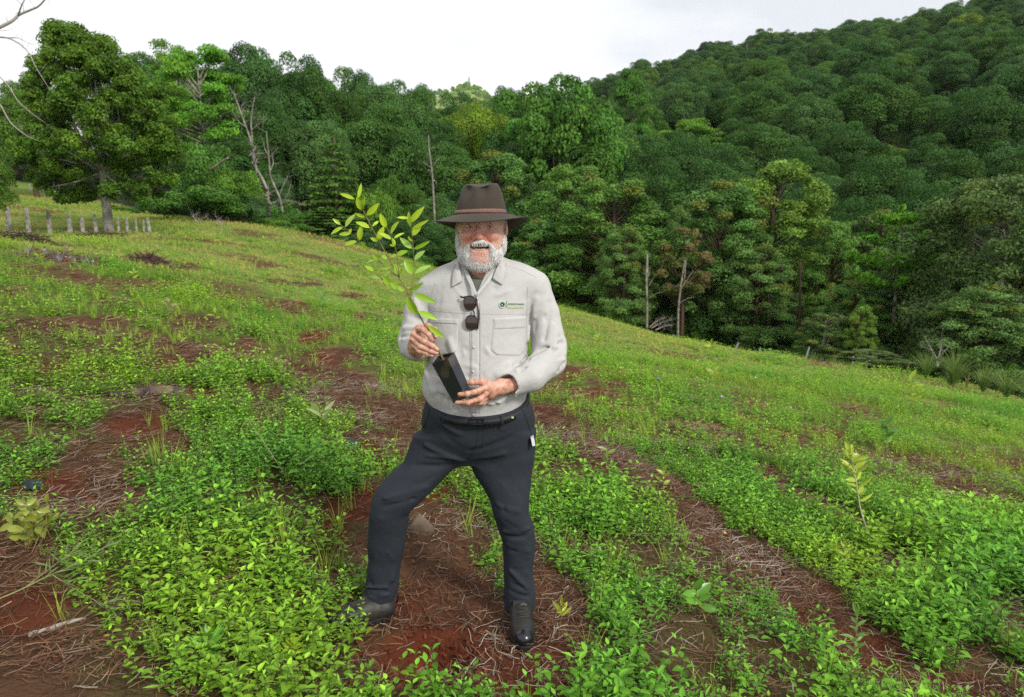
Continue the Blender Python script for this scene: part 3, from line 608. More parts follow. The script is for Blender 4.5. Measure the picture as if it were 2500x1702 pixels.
    x, y = sample_field(rng, 9000, 6.3, 15); b = bareness(x, y); keep = (rng.random(len(x)) < np.clip(fbm(x, y, 93, 2) * 3 - .9, .1, 1) * (1 - .85 * b)); x, y = x[keep], y[keep]
    scatter('grass', g2, np.stack([x, y, terr(x, y) - .01], 1), rng.uniform(.5, 1.1, len(x)), rng, gt(x, y, rng, .7), 'green grass among the weeds in the middle of the field', 'grass')
    x, y = sample_field(rng, 52000, 14, 52); b = bareness(x, y); wd = woodland(x, y); keep = (rng.random(len(x)) < (1 - .9 * b)) & (wd < 1.5) ; x, y = x[keep], y[keep]
    scatter('grass', g3, np.stack([x, y, terr(x, y) - .02], 1), rng.uniform(.3, .75, len(x)) * np.clip(.5 + y / 50, .5, 1.0), rng, gt(x, y, rng, .9), 'sunlit grass over the upper field up to the trees', 'grass')
    # straw and dead stems on the bare soil
    def straw(seed, L, w, up=0.1):
        r = np.random.default_rng(seed); n = 4; a = 0; p = np.array([0, 0, .004]); V = []; F = []
        for j in range(n + 1):
            side = np.array([-math.sin(a), math.cos(a), 0]) * w * .5; V += [p - side, p + side + [0, 0, w * .4]]; a += r.normal() * .16; p = p + np.array([math.cos(a), math.sin(a), r.normal() * .10 + up * .4]) * L / n
        for j in range(n): F.append((2 * j, 2 * j + 1, 2 * j + 3, 2 * j + 2))
        return np.array(V), np.array(F), np.ones((n, 3))
    sp = [straw(i, .055 + .018 * (i % 4), .0028, .0) for i in range(8)] + [straw(30 + i, .10, .0022, .35) for i in range(4)]
    x, y = sample_field(rng, 260000, 2.0, 7.5); b = bareness(x, y); cl = fbm(x * 2.7, y * 2.7, 44, 3); keep = rng.random(len(x)) < b * np.clip((cl - .30) * 4, .35, 1) + .35 * (b < .5); keep &= rng.random(len(x)) > fresh(x, y) * .8; x, y = x[keep], y[keep]
    q = rng.random((len(x), 1)); r2 = rng.random((len(x), 1)); pale = np.clip((fbm(x * 1.6, y * 1.6, 45, 2)[:, None] - .5) * 4, 0, 1)
    tn = np.where(q < .40, [.13, .062, .034], np.where(q < .82, [.20, .118, .068], [.05, .027, .018])) ; tn = np.where((r2 < .35 * pale + .05), [.33, .28, .22], tn) * rng.uniform(.6, 1.25, (len(x), 1))
    hx = np.hypot((x - HOLE[0]) / .15, (y - HOLE[1]) / .12) > 1
    x, y, tn = x[hx], y[hx], tn[hx]
    scatter('dry_straw', sp, np.stack([x, y, terr(x, y) + rng.uniform(.002, .016, len(x))], 1), rng.uniform(.45, 1.3, len(x)), rng, tn, 'brown and grey dry straw littering the bare red soil', 'straw', DRYM, .25)
    sp2 = [straw(50 + i, .20, .009, .2) for i in range(5)]
    x, y = sample_field(rng, 60000, 7.2, 26); b = bareness(x, y); keep = rng.random(len(x)) < b * .8; x, y = x[keep], y[keep]
    tn = np.where(rng.random((len(x), 1)) < .5, [.17, .085, .045], [.28, .18, .10]) * rng.uniform(.6, 1.2, (len(x), 1))
    scatter('dry_straw', sp2, np.stack([x, y, terr(x, y) + .005], 1), rng.uniform(.5, 1.2, len(x)), rng, tn, 'dead straw on the bare patches farther up the field', 'straw', DRYM, .3)
    # burnt thin upright stalks
    st = [tuft(70 + i, h=.09, n=4, w=.0028, seg=2, lean=.5, col=(.075, .038, .022)) for i in range(4)]
    x, y = sample_field(rng, 9000, 2.05, 7.5); b = bareness(x, y); keep = (rng.random(len(x)) < b * .7) & ~near_person(x, y); x, y = x[keep], y[keep]
    scatter('dead_stalks', st, np.stack([x, y, terr(x, y) - .003], 1), rng.uniform(.5, 1.4, len(x)), rng, rng.uniform(.6, 2.2, (len(x), 1)) * np.ones((1, 3)), 'thin dark dead weed stalks standing on the bare soil', 'stalks', DRYM, .4)
    # soil crumbs
    cl = []
    for i in range(4):
        r = np.random.default_rng(i); bm_v = np.array([(-1, -1, -1), (1, -1, -1), (1, 1, -1), (-1, 1, -1), (-1, -1, 1), (1, -1, 1), (1, 1, 1), (-1, 1, 1)]) * .011 * r.uniform(.6, 1.1, (8, 3)); cl.append((bm_v, np.array([(0, 3, 2, 1), (4, 5, 6, 7), (0, 1, 5, 4), (1, 2, 6, 5), (2, 3, 7, 6), (3, 0, 4, 7)]), np.tile([.13, .038, .018], (6, 1))))
    x, y = sample_field(rng, 7000, 2.05, 6); b = bareness(x, y); h = np.hypot((x - HOLE[0]) / .34, (y - HOLE[1]) / .28); keep = rng.random(len(x)) < np.clip(b - .5, 0, 1) * .35 + (h < 1) * 1.0; x, y = x[keep], y[keep]
    xx = rng.normal(HOLE[0], .13, 420); yy = rng.normal(HOLE[1] - .02, .10, 420); x = np.concatenate([x, xx]); y = np.concatenate([y, yy])
    scatter('soil_crumbs', cl, np.stack([x, y, terr(x, y)], 1), rng.uniform(.25, 1.1, len(x)), rng, rng.uniform(.6, 1.3, (len(x), 1)) * np.ones((1, 3)), 'loose red soil crumbs around the freshly dug hole', 'soil', DRYM, .5)
build_cover()
# ---------------------------------------------------------------- implicit surfaces for the man and what he wears
class SDF:
    """smooth union of primitives on a box grid, turned into one quad mesh by surface nets"""
    def __init__(s, lo, hi, h):
        s.h = h; s.lo = np.array(lo, np.float32); s.n = np.ceil((np.array(hi) - lo) / h).astype(int) + 1
        s.X, s.Y, s.Z = np.meshgrid(*[s.lo[i] + np.arange(s.n[i], dtype=np.float32) * h for i in range(3)], indexing='ij', sparse=True)
        s.D = np.full(s.n, 9, np.float32)
    def smin(s, d, k):
        if k <= 0: s.D = np.minimum(s.D, d); return
        h = np.maximum(k - np.abs(s.D - d), 0) / k; s.D = np.minimum(s.D, d) - h * h * k * .25
    def cut(s, d, k=0.004):
        """remove the solid d"""
        d = -d; h = np.maximum(k - np.abs(s.D - d), 0) / k; s.D = np.maximum(s.D, d) + h * h * k * .25
    def cap_d(s, a, b, ra, rb, fl=None):
        a = np.asarray(a, float); b = np.asarray(b, float); ab = b - a; L = float(ab @ ab) + 1e-12
        px = s.X - a[0]; py = s.Y - a[1]; pz = s.Z - a[2]; t = np.clip((px * ab[0] + py * ab[1] + pz * ab[2]) / L, 0, 1)
        return np.sqrt((px - ab[0] * t) ** 2 + (py - ab[1] * t) ** 2 + (pz - ab[2] * t) ** 2) - (ra + (rb - ra) * t)
    def cap(s, a, b, ra, rb=None, k=.01): s.smin(s.cap_d(a, b, ra, ra if rb is None else rb), k); return s
    def chain(s, pts, rad, k=.01):
        for i in range(len(pts) - 1): s.cap(pts[i], pts[i + 1], rad[i], rad[i + 1], k)
        return s
    def ell_d(s, c, r, rot=None):
        x = s.X - c[0]; y = s.Y - c[1]; z = s.Z - c[2]
        if rot is not None:
            M = np.array(rot).T; x, y, z = (M[0, 0] * x + M[0, 1] * y + M[0, 2] * z, M[1, 0] * x + M[1, 1] * y + M[1, 2] * z, M[2, 0] * x + M[2, 1] * y + M[2, 2] * z)
        q = np.sqrt((x / r[0]) ** 2 + (y / r[1]) ** 2 + (z / r[2]) ** 2); q2 = np.sqrt((x / r[0] ** 2) ** 2 + (y / r[1] ** 2) ** 2 + (z / r[2] ** 2) ** 2)
        return q * (q - 1) / np.maximum(q2, 1e-6)
    def ell(s, c, r, k=.01, rot=None): s.smin(s.ell_d(c, r, rot), k); return s
    def prof_d(s, rows, n=2.3):
        """rows: z, cx, cy, half width, half depth"""
        rows = sorted(rows); A = np.array(rows); z = s.Z.ravel(); f = [np.interp(z, A[:, 0], A[:, i])[None, None, :] for i in range(1, 5)]
        for q in range(4):
            v = f[q][0, 0]; ker = max(3, int(.03 / s.h) | 1); vp = np.pad(v, ker // 2, mode='edge'); f[q] = np.convolve(vp, np.ones(ker) / ker, 'valid')[None, None, :]
        u = np.abs((s.X - f[0]) / f[2]) ** n + np.abs((s.Y - f[1]) / f[3]) ** n
        d = (u ** (1 / n) - 1) * np.minimum(f[2], f[3])
        return np.maximum(d, np.maximum(A[0, 0] - s.Z, s.Z - A[-1, 0]))
    def fold(s, p, q, amp, w, ymin=None):
        """ridge (amp>0) or groove (amp<0) along the 3-D segment p-q"""
        d = s.cap_d(p, q, 0, 0); s.D = s.D - amp * np.exp(-(d / w) ** 2)
    def wob(s, amp, sc, seed=0):
        rng = np.random.default_rng(seed); acc = 0
        for i in range(7):
            k = rng.normal(size=3) * sc; acc = acc + np.sin(s.X * k[0] + s.Y * k[1] + s.Z * k[2] + rng.uniform(0, 6.28)) 
        s.D = s.D - amp * acc / 3
    def net(s):
        D = s.D; h = s.h; n = s.n; ins = D < 0; c = (n - 1)
        acc = np.zeros((*c, 3), np.float32); cnt = np.zeros(c, np.float32)
        sl = lambda A, o: A[o[0]:o[0] + c[0], o[1]:o[1] + c[1], o[2]:o[2] + c[2]]
        for ax in range(3):
            for i in (0, 1):
                for j in (0, 1):
                    o = [0, 0, 0]; oth = [q for q in range(3) if q != ax]; o[oth[0]] = i; o[oth[1]] = j; o2 = list(o); o2[ax] = 1
                    a = sl(D, o); b = sl(D, o2); m = (a < 0) != (b < 0); t = np.where(m, a / np.where(m, a - b, 1), 0)
                    for q in range(3): acc[..., q] += np.where(m, (t if q == ax else o[q]), 0)
                    cnt += m
        act = cnt > 0; idx = -np.ones(c, int); idx[act] = np.arange(act.sum()); I = np.argwhere(act)
        V = s.lo + (I + acc[act] / cnt[act][:, None]) * h; F = []
        for ax in range(3):
            o2 = [0, 0, 0]; o2[ax] = 1; a = ins[:n[0] - o2[0], :n[1] - o2[1], :n[2] - o2[2]]; b = ins[o2[0]:, o2[1]:, o2[2]:]
            E = np.argwhere(a != b); q1, q2 = (ax + 1) % 3, (ax + 2) % 3
            ok = (E[:, q1] > 0) & (E[:, q2] > 0) & (E[:, q1] < c[q1]) & (E[:, q2] < c[q2]) & (E[:, ax] < c[ax]); E = E[ok]
            d1 = np.zeros(3, int); d1[q1] = 1; d2 = np.zeros(3, int); d2[q2] = 1
            f = [idx[tuple((E - u).T)] for u in (d1 + d2, d2, d1 * 0, d1)]; f = np.stack([f[0], f[1], f[2], f[3]], 1)
            fl = ~a[tuple(E.T)]; f[fl] = f[fl][:, ::-1]; F.append(f)
        F = np.concatenate(F); F = F[(F >= 0).all(1)]
        return V.astype(float), F
def relax(V, F, it=2, lam=.5):
    n = len(V); e = np.concatenate([F[:, [0, 1]], F[:, [1, 2]], F[:, [2, 3]], F[:, [3, 0]]]); deg = np.bincount(e[:, 0], minlength=n) + np.bincount(e[:, 1], minlength=n)
    for _ in range(it):
        S_ = np.zeros_like(V)
        for q in range(3): S_[:, q] = np.bincount(e[:, 0], V[e[:, 1], q], n) + np.bincount(e[:, 1], V[e[:, 0], q], n)
        V = V + lam * (S_ / deg[:, None] - V)
    return V
def bvh(V, F): return BVHTree.FromPolygons([tuple(v) for v in V], [tuple(f) for f in F.tolist()])
BY = 2.82                                      # depth of the man's middle
def px2m(r, Y=BY): return r * Y / FPX
def rows_px(rows):
    """(py, left px, right px, depth of centre, half depth in m) -> profile rows"""
    out = []
    for py, l, r, Y, hd in rows:
        a = P(l, py, Y); b = P(r, py, Y); out.append((a[2], (a[0] + b[0]) / 2, Y, (b[0] - a[0]) / 2, hd))
    return out
def chain_px(S_, pts, k=.02):
    """pts: (px, py, depth, radius px)"""
    S_.chain([P(a, b, Y) for a, b, Y, r in pts], [px2m(r, Y) for a, b, Y, r in pts], k)
SKIN = mat('skin', attr=True, rough=.45, spec=.4, noise=.15, nscale=60, bump=.0006, bscale=350)
_b = SKIN.node_tree.nodes['Principled BSDF']; _b.inputs['Subsurface Weight'].default_value = .12; _b.inputs['Subsurface Radius'].default_value = (.012, .004, .002); _b.inputs['Subsurface Scale'].default_value = 1
SHIRT = mat('shirt cotton', (.47, .465, .455), .9, .15, noise=.10, nscale=5, bump=.004, bscale=22)
SHIRT2 = mat('shirt seam', (.44, .435, .43), .9, .15, bump=.001, bscale=200)
TEE = mat('olive undershirt', (.135, .128, .105), .9, .1, bump=.001, bscale=200)
TROU = mat('slate stretch trousers', (.023, .028, .037), .8, .25, noise=.25, nscale=6, bump=.0025, bscale=16)
BLK = mat('black webbing', (.010, .011, .014), .6, .4)
FELT = mat('brown felt', (.054, .044, .034), .92, .1, noise=.3, nscale=30, bump=.0004, bscale=300, sheen=.1)
BAND = mat('braided leather', (.21, .105, .085), .6, .3, noise=.9, nscale=160, bump=.002, bscale=220)
HAIR = mat('white beard', attr=True, rough=.6, spec=.3)
BOOT = mat('black boot leather', (.009, .010, .012), .5, .35, col2=(.030, .026, .020), nscale=12, bump=.002, bscale=60)
TOE = mat('polished toe rubber', (.005, .006, .010), .25, .6)
person = empty('person', (-.2, BY, .02)); tag(person, 'smiling bearded man in wide-brimmed brown hat, pale shirt and dark trousers holding a sapling', 'person')
def wear(name, V, F, m, tint=None, rel=1, parent=None, label=None):
    par = parent or person; V = relax(V, F, rel); o = link(name, fmesh(name, V - np.array(person.location), F, tint, True), m, par)
    if label: o['label'] = label
    return o
# ---- head, neck, hands and the body inside the clothes: one mesh
HY = 2.76; PXM = .00161
def H_(px, py, dy=0): return P(px, py, HY + dy)
def hq(px, py, v): return P(px, py, HY - v * PXM)          # v: photo pixels towards the camera from the middle of the head
hc = H_(1176, 548)
S1 = SDF(hc + [-.125, -.16, -.26], hc + [.125, .14, .15], .0026)
def EL(S_, px, py, v, rx, rv, rz, k=.02): S_.ell(hq(px, py, v), (rx * PXM, rv * PXM, rz * PXM), k)
EL(S1, 1176, 535, -8, 58, 60, 44, .01)                       # skull
EL(S1, 1175, 575, 13, 55, 38, 50, .03); EL(S1, 1173, 618, 14, 44, 34, 36, .03); EL(S1, 1171, 638, 26, 26, 20, 18, .03); EL(S1, 1171, 603, 33, 30, 16, 18, .02)
for cx, sg in ((1143, -1), (1199, 1)):
    EL(S1, cx, 575, 40, 18, 15, 13, .014); EL(S1, 1172 + sg * 23, 540, 41, 20, 9, 6, .014)
    ex = 1146.5 if sg < 0 else 1196
    S1.cut(S1.ell_d(hq(ex, 552.5, 56), (12.5 * PXM, 9 * PXM, 5.5 * PXM)), .010)
    S1.ell(hq(ex, 553, 40), (9.5 * PXM, 7 * PXM, 6 * PXM), .002)
    S1.chain([hq(ex - 12, 554.5, 42), hq(ex - 7, 550.0, 46.5), hq(ex, 548.8, 48.6), hq(ex + 7, 550.0, 46.5), hq(ex + 12, 554.5, 42)], [.0020, .0032, .0034, .0032, .0020], .003)
    S1.chain([hq(ex - 12, 554.8, 42), hq(ex - 7, 557.6, 45.8), hq(ex, 558.4, 47.8), hq(ex + 7, 557.6, 45.8), hq(ex + 12, 554.8, 42)], [.0020, .0030, .0032, .0030, .0020], .003)
    S1.chain([hq(ex - 11, 561, 42), hq(ex, 564.5, 45), hq(ex + 11, 562, 43)], [.002, .0042, .002], .008)      # pouch under the eye
    S1.ell(hq(1170 + sg * 11.5, 581.5, 50), (7.0 * PXM, 8 * PXM, 6.0 * PXM), .007)                              # nostril wing
    S1.fold(hq(1170 + sg * 18, 580, 50), hq(1170 + sg * 30, 600, 44), -.0060, .0050)                               # smile fold
    S1.ell(hq(1176 + sg * (60.5 if sg > 0 else 56), 561, -4), (4 * PXM, 9 * PXM, 16 * PXM), .010)                                      # ear
S1.chain([hq(1168, 549, 44), hq(1168.5, 563, 55), hq(1170, 577.5, 61)], [.0068, .0098, .0158], .009)
for sg in (-1, 1): S1.cut(S1.ell_d(hq(1170.5 + sg * 6, 588.5, 56), (.0042, .006, .0030)), .003)
S1.cut(S1.ell_d(hq(1171.5, 605.5, 52), (22 * PXM, 17 * PXM, 7.8 * PXM)), .005)
for sg in (-1, 1): S1.cut(S1.ell_d(hq(1171.5 + sg * 18.5, 601.5, 48), (6.5 * PXM, 14 * PXM, 4.2 * PXM)), .005)
lip = [hq(1171.5 + math.sin(a) * 23.5, 602.5 + math.cos(a) * 11 * (1 if math.cos(a) > 0 else 0), 46 - abs(math.sin(a)) * 6) for a in np.linspace(-1.5, 1.5, 9)]
S1.chain(lip, [.0030] + [.0048] * 7 + [.0030], .006)
S1.cap(hq(1173, 600, -12), P(1172, 690, BY - .015), .054, .064, .03)           # neck
for y_ in (536.5, 539.5): S1.fold(hq(1155, y_, 48), hq(1188, y_, 48), -.0012, .002)
V1, F1_ = S1.net(); V1 = relax(V1, F1_, 1)
def skin_tint(V):
    base = np.array([.70, .41, .315]); red = np.array([.66, .215, .150]); c = np.tile(base, (len(V), 1))
    def spot(p, r, col, a=1.):
        w = (np.exp(-(np.linalg.norm(V - p, axis=1) / r) ** 2) * a)[:, None]; c[:] = c * (1 - w) + np.array(col) * w
    spot(hq(1170, 578, 60), .024, (.70, .27, .22)); spot(hq(1196, 580, 48), .028, red, .7); spot(hq(1144, 580, 48), .028, red, .7); spot(hq(1171, 622, 45), .024, (.60, .26, .20), .9)
    spot(hq(1172, 672, 10), .05, (.55, .22, .13), .9)
    for ex in (1146.5, 1196): spot(hq(ex, 548, 46), .010, (.40, .19, .13), .7); spot(hq(ex, 560, 46), .009, (.50, .24, .18), .7)
    spot(hq(1171, 613, 48), .010, (.58, .22, .19), .8); n = fbm(V[:, 0] * 180 + V[:, 1] * 90, V[:, 2] * 180, 12, 3)[:, None]; return c * (.88 + .24 * n)
mI = hq(1171.5, 605.5, 40); mouth_in = (np.abs(V1[:, 0] - mI[0]) < .037) & (np.abs(V1[:, 2] - mI[2]) < .0095) & (V1[:, 1] > hq(0, 605, 45)[1]) & (V1[:, 1] < hq(0, 605, 30)[1])
t1 = skin_tint(V1); t1[mouth_in] = (.05, .010, .008)
# right hand (photo left) on the stem
def hand(lo, hi, fingers, palm, extra=()):
    S_ = SDF(lo, hi, .0021)
    for a, b, ra, rb, k in palm: S_.cap(P(*a), P(*b), ra, rb, k)
    for f in fingers:
        pts = [P(*q[:3]) for q in f]; rr = [q[3] for q in f]
        T_ = SDF(lo, hi, .0021); T_.chain(pts, rr, .004)
        for q, r in list(zip(pts, rr))[1:-1]: T_.ell(q, (r * 1.13,) * 3, .004)
        S_.smin(T_.D, .0035)
    return S_
HR = 2.56
Fr = [[(1018, 802, HR + .045, .0115), (1034, 806, HR + .005, .0105), (1047, 818, HR - .005, .0092), (1054, 829, HR - .002, .0078)],
      [(1010, 815, HR + .04, .0115), (1034, 833, HR + .0, .0108), (1056, 845, HR - .008, .0095), (1067, 853, HR - .004, .0080)],
      [(1006, 829, HR + .04, .0110), (1027, 846, HR + .002, .0102), (1052, 857, HR - .004, .0090), (1066, 862, HR + .002, .0078)],
      [(1008, 842, HR + .04, .0100), (1024, 857, HR + .008, .0090), (1042, 864, HR + .002, .0080), (1055, 868, HR + .004, .0068)],
      [(1022, 800, HR + .075, .0135), (1045, 797, HR + .06, .0120), (1060, 806, HR + .045, .0110), (1063, 822, HR + .035, .0092)]]
S2 = hand([P(975, 770, HR)[0], HR - .07, P(1100, 900, HR)[2] - .02], [P(1100, 900, HR)[0], HR + .17, P(975, 770, HR)[2] + .02], Fr,
          [((1018, 808, HR + .05), (1012, 842, HR + .052), .019, .017, .012), ((1014, 825, HR + .05), (1012, 850, HR + .10), .022, .024, .012), ((1030, 815, HR + .065), (1022, 850, HR + .07), .016, .018, .012), ((1014, 848, HR + .07), (1018, 858, HR + .13), .027, .031, .02)])
# left hand (photo right) round the foot of the pot
HL = 2.555
Fl = [[(1190, 944, HL + .03, .0125), (1168, 955, HL - .005, .0110), (1140, 962, HL - .018, .0098), (1122, 963, HL - .014, .0086)],
      [(1190, 958, HL + .03, .0120), (1172, 974, HL - .004, .0108), (1142, 983, HL - .010, .0095), (1116, 983, HL + .002, .0082)],
      [(1190, 968, HL + .045, .0110), (1172, 983, HL + .03, .0098), (1146, 988, HL + .030, .0090), (1128, 986, HL + .035, .0078)],
      [(1196, 972, HL + .06, .0100), (1180, 984, HL + .055, .0088), (1160, 989, HL + .055, .0078), (1146, 988, HL + .058, .0070)],
      [(1200, 940, HL + .045, .0150), (1176, 932, HL + .035, .0130), (1152, 933, HL + .035, .0115), (1138, 936, HL + .040, .0095)]]
S3 = hand(P(1095, 900, HL) - [0, .07, .16], P(1290, 900, HL) + [0, .17, .06], Fl,
          [((1192, 942, HL + .035), (1196, 965, HL + .05), .019, .017, .012), ((1196, 948, HL + .04), (1222, 944, HL + .075), .023, .026, .015), ((1200, 960, HL + .05), (1222, 948, HL + .075), .018, .024, .015), ((1222, 944, HL + .075), (1270, 938, HL + .13), .027, .031, .02)])
core = SDF(P(1150, 650, BY) - [.5, .22, 1.5], P(1150, 650, BY) + [.6, .25, .05], .018)       # slim body inside the clothes
core.chain([P(1172, 690, BY), P(1172, 800, BY), P(1170, 960, BY)], [.075, .095, .10], .06); core.chain([P(1085, 690, BY), P(1262, 690, BY)], [.035, .035], .05)
core.chain([P(1120, 1010, BY), P(985, 1190, 2.78), P(950, 1300, 2.84), P(935, 1450, 2.87)], [.06, .045, .035, .03], .03)
core.chain([P(1220, 1010, BY), P(1245, 1230, 2.80), P(1268, 1330, 2.86), P(1270, 1500, 2.88)], [.06, .045, .035, .03], .03)
parts_ = []; off = 0; VV = []; FF = []; TT = []
for q, (S_, kind) in enumerate(((None, 0), (S2, 1), (S3, 1), (core, 2))):
    if S_ is None: V, F, t = V1, F1_, t1
    else:
        V, F = S_.net(); V = relax(V, F, 1); t = np.tile([.60, .325, .235], (len(V), 1))
        if kind == 1: t = t * (1 + .18 * (fbm(V[:, 0] * 60 + V[:, 1] * 30, V[:, 2] * 60, 4, 3) - .5)[:, None] * 2); dirt = np.clip((fbm(V[:, 0] * 90, V[:, 2] * 90, 8, 3) - .56) * 7, 0, 1)[:, None]; t = t * (1 - dirt * .55) + np.array([.32, .10, .04]) * dirt * .55
    VV.append(V); FF.append(F + off); TT.append(t); off += len(V)
body = wear('body', np.concatenate(VV), np.concatenate(FF), SKIN, np.concatenate(TT), 0)
def small(name, V, F, m, parent=None, label=None, smooth=True, tint=None):
    o = link(name, fmesh(name, np.asarray(V) - np.array(person.location), np.asarray(F), tint, smooth), m, parent or person)
    if label: o['label'] = label
    return o
def sphere(c, r, n=10):
    mb = []; F = []
    for i in range(n + 1):
        th = math.pi * i / n
        for j in range(2 * n): ph = math.pi * j / n; mb.append((c[0] + r * math.sin(th) * math.cos(ph), c[1] + r * math.sin(th) * math.sin(ph), c[2] + r * math.cos(th)))
    for i in range(n):
        for j in range(2 * n): k = (j + 1) % (2 * n); F.append((i * 2 * n + j, (i + 1) * 2 * n + j, (i + 1) * 2 * n + k, i * 2 * n + k))
    return np.array(mb), np.array(F)
EYE = mat('eye white', (.66, .61, .58), .15, .5); IRIS = mat('dark iris', (.025, .020, .018), .1, .6); TEETH = mat('teeth', (.82, .74, .56), .3, .5)
for ex in (1146.5, 1196):
    V, F = sphere(hq(ex, 553.6, 40.4), 8 * PXM); small('eye', V, F, EYE)
    V, F = sphere(hq(ex + .3, 553.4, 46.8), 3.2 * PXM, 6); V[:, 1] = V[:, 1].mean() + (V[:, 1] - V[:, 1].mean()) * .6; small('iris', V, F, IRIS)
mb = MB()
for row in (0, 1):
    for i in range(9):
        u = (i - 4) / 4; q = hq(1171.5 + u * (17.5 - row * 2), (601.2 if row == 0 else 610.0) - u * u * 2.6 * (1 if row == 0 else 1.1), 46.5 - u * u * 8); V, F = sphere(q, .0040, 5); V[:, 2] = q[2] + (V[:, 2] - q[2]) * 1.15; V[:, 0] = q[0] + (V[:, 0] - q[0]) * .95; mb.add(V, F)
link('teeth', fmesh('teeth', np.concatenate(mb.V) - np.array(person.location), np.concatenate(mb.F), None, True), TEETH, person)
# beard and side hair: soft mass plus strands
B1 = SDF(hc + [-.13, -.16, -.22], hc + [.13, .10, .07], .0028)
EL(B1, 1170.5, 638, 25, 34, 23, 23, .02)
for sg in (-1, 1):
    cx = 1172.5 + sg * 34; EL(B1, cx, 621, 8, 20, 29, 25, .02); EL(B1, 1174.5 + sg * 54.5, 590, -6, 7.5, 20, 27, .015); EL(B1, 1175.5 + sg * 57, 552, -14, 5.5, 16, 20, .010)
    B1.chain([hq(1171.5 + sg * 1, 590.5, 59), hq(1171 + sg * 13, 591, 56), hq(1171 + sg * 24, 598, 49), hq(1171 + sg * 31, 610, 42), hq(1171 + sg * 31, 624, 38)], [.0072, .0086, .0090, .0105, .013], .008)
EL(B1, 1172, 632, -4, 42, 30, 20, .02); EL(B1, 1175, 560, -42, 51, 24, 34, .02)
B1.cut(B1.ell_d(hq(1171.5, 606.5, 56), (22 * PXM, 24 * PXM, 8.2 * PXM)), .003)
for sg in (-1, 1): B1.cut(B1.ell_d(hq(1171.5 + sg * 19, 601.5, 54), (7 * PXM, 20 * PXM, 5 * PXM)), .003); B1.cut(B1.ell_d(hq(1171.5, 619, 58), (13 * PXM, 12 * PXM, 5 * PXM)), .006)
for sg in (-1, 1): B1.cut(B1.ell_d(hq(1172 + sg * 27, 578, 46), (21 * PXM, 34 * PXM, 17 * PXM)), .008)
B1.wob(.0012, 200, 3)
VB, FB = B1.net(); VB = relax(VB, FB, 1); rr_ = np.random.default_rng(3)
def beard_col(V):
    t = np.array([.84, .835, .82]) * rr_.uniform(.62, 1.05, (len(V), 1)); t = np.where((V[:, 2] > hq(0, 572, 0)[2])[:, None], t * np.array([.66, .62, .56]), t)
    red = np.exp(-(np.linalg.norm(V - hq(1171, 623, 46), axis=1) / .020) ** 2)[:, None] * .65; return t * (1 - red) + np.array([.58, .34, .28]) * red
tb = beard_col(VB); st_V = [VB]; st_F = [FB]; st_T = [tb * .9]; n0 = len(VB)
vis = np.where(VB[:, 1] < HY + .03)[0]; pick = rr_.choice(vis, 9500, replace=True); cen = hq(1172, 590, -10); p = VB[pick] + rr_.normal(size=(9500, 3)) * .0008; nr = unit(p - cen)
fl = np.array([0, 0, -1.]) + np.stack([np.sign(p[:, 0] - cen[0]) * np.clip(.5 - np.abs(p[:, 0] - cen[0]) / .08, -.3, .5) * (p[:, 2] > hq(0, 606, 0)[2]), np.zeros(len(p)), np.zeros(len(p))], 1)
d = unit(nr * .42 + fl + rr_.normal(size=p.shape) * .20); L = rr_.uniform(.005, .012, len(p))[:, None]; sk = skin_pts = None
sel = np.where((V1[:, 1] < HY) & (np.abs(V1[:, 0] - cen[0]) > .048) & (V1[:, 2] < hq(0, 591, 0)[2]) & (V1[:, 2] > hq(0, 618, 0)[2]))[0]; chin_ = np.where((V1[:, 1] < HY - .03) & (np.abs(V1[:, 0] - cen[0]) < .045) & (V1[:, 2] < hq(0, 616, 0)[2]) & (V1[:, 2] > hq(0, 645, 0)[2]))[0]; sel = np.concatenate([sel, chin_, chin_])
if len(sel): pk2 = rr_.choice(sel, 1100); p = np.concatenate([p, V1[pk2]]); d = np.concatenate([d, unit(unit(V1[pk2] - cen) * .35 + [0, 0, -1] + rr_.normal(size=(1100, 3)) * .2)]); L = np.concatenate([L, rr_.uniform(.004, .008, (1100, 1))])
sd_ = unit(np.cross(d, rr_.normal(size=d.shape))) * .00042; q = p + d * L * .6; q2 = p + d * L + np.array([0, 0, -.15]) * L; m_ = len(p); k4 = np.arange(m_) * 5
SV = np.stack([p - sd_, p + sd_, q + sd_ * .8, q - sd_ * .8, q2], 1).reshape(-1, 3); SF = np.concatenate([np.stack([k4, k4 + 1, k4 + 2, k4 + 3], 1)])
tip = np.stack([q - sd_ * .8, q + sd_ * .8, q2 + sd_ * .1, q2 - sd_ * .1], 1).reshape(-1, 3); k5 = np.arange(m_) * 4 + len(SV); SF = np.concatenate([SF, np.stack([k5, k5 + 1, k5 + 2, k5 + 3], 1)]); SV = np.concatenate([SV, tip])
ct = beard_col(p) * rr_.uniform(.8, 1.3, (m_, 1)); st_V.append(SV); st_F.append(SF + n0); st_T.append(np.concatenate([np.repeat(ct, 5, 0), np.repeat(ct, 4, 0)]))
beard = small('beard', np.concatenate(st_V), np.concatenate(st_F), HAIR, None, 'short white full beard and side hair', True, np.clip(np.concatenate(st_T), 0, .85))
mb = MB()
for sg in (-1, 1):
    for i in range(60):
        u = rr_.uniform(0, 1); b = hq(1172 + sg * (12 + 24 * u), 543.5 - 2.5 * math.sin(u * 3.1) + rr_.normal() * .7, 50 - u * u * 12); e = b + np.array([sg * .006, -.0015, .001 + rr_.normal() * .0015]); mb.tube([b, e], [.0008, .0003], 3)
link('eyebrows', fmesh('eyebrows', np.concatenate(mb.V) - np.array(person.location), np.concatenate(mb.F), np.tile([.22, .16, .12], (sum(len(f) for f in mb.F), 1))), HAIR, person)
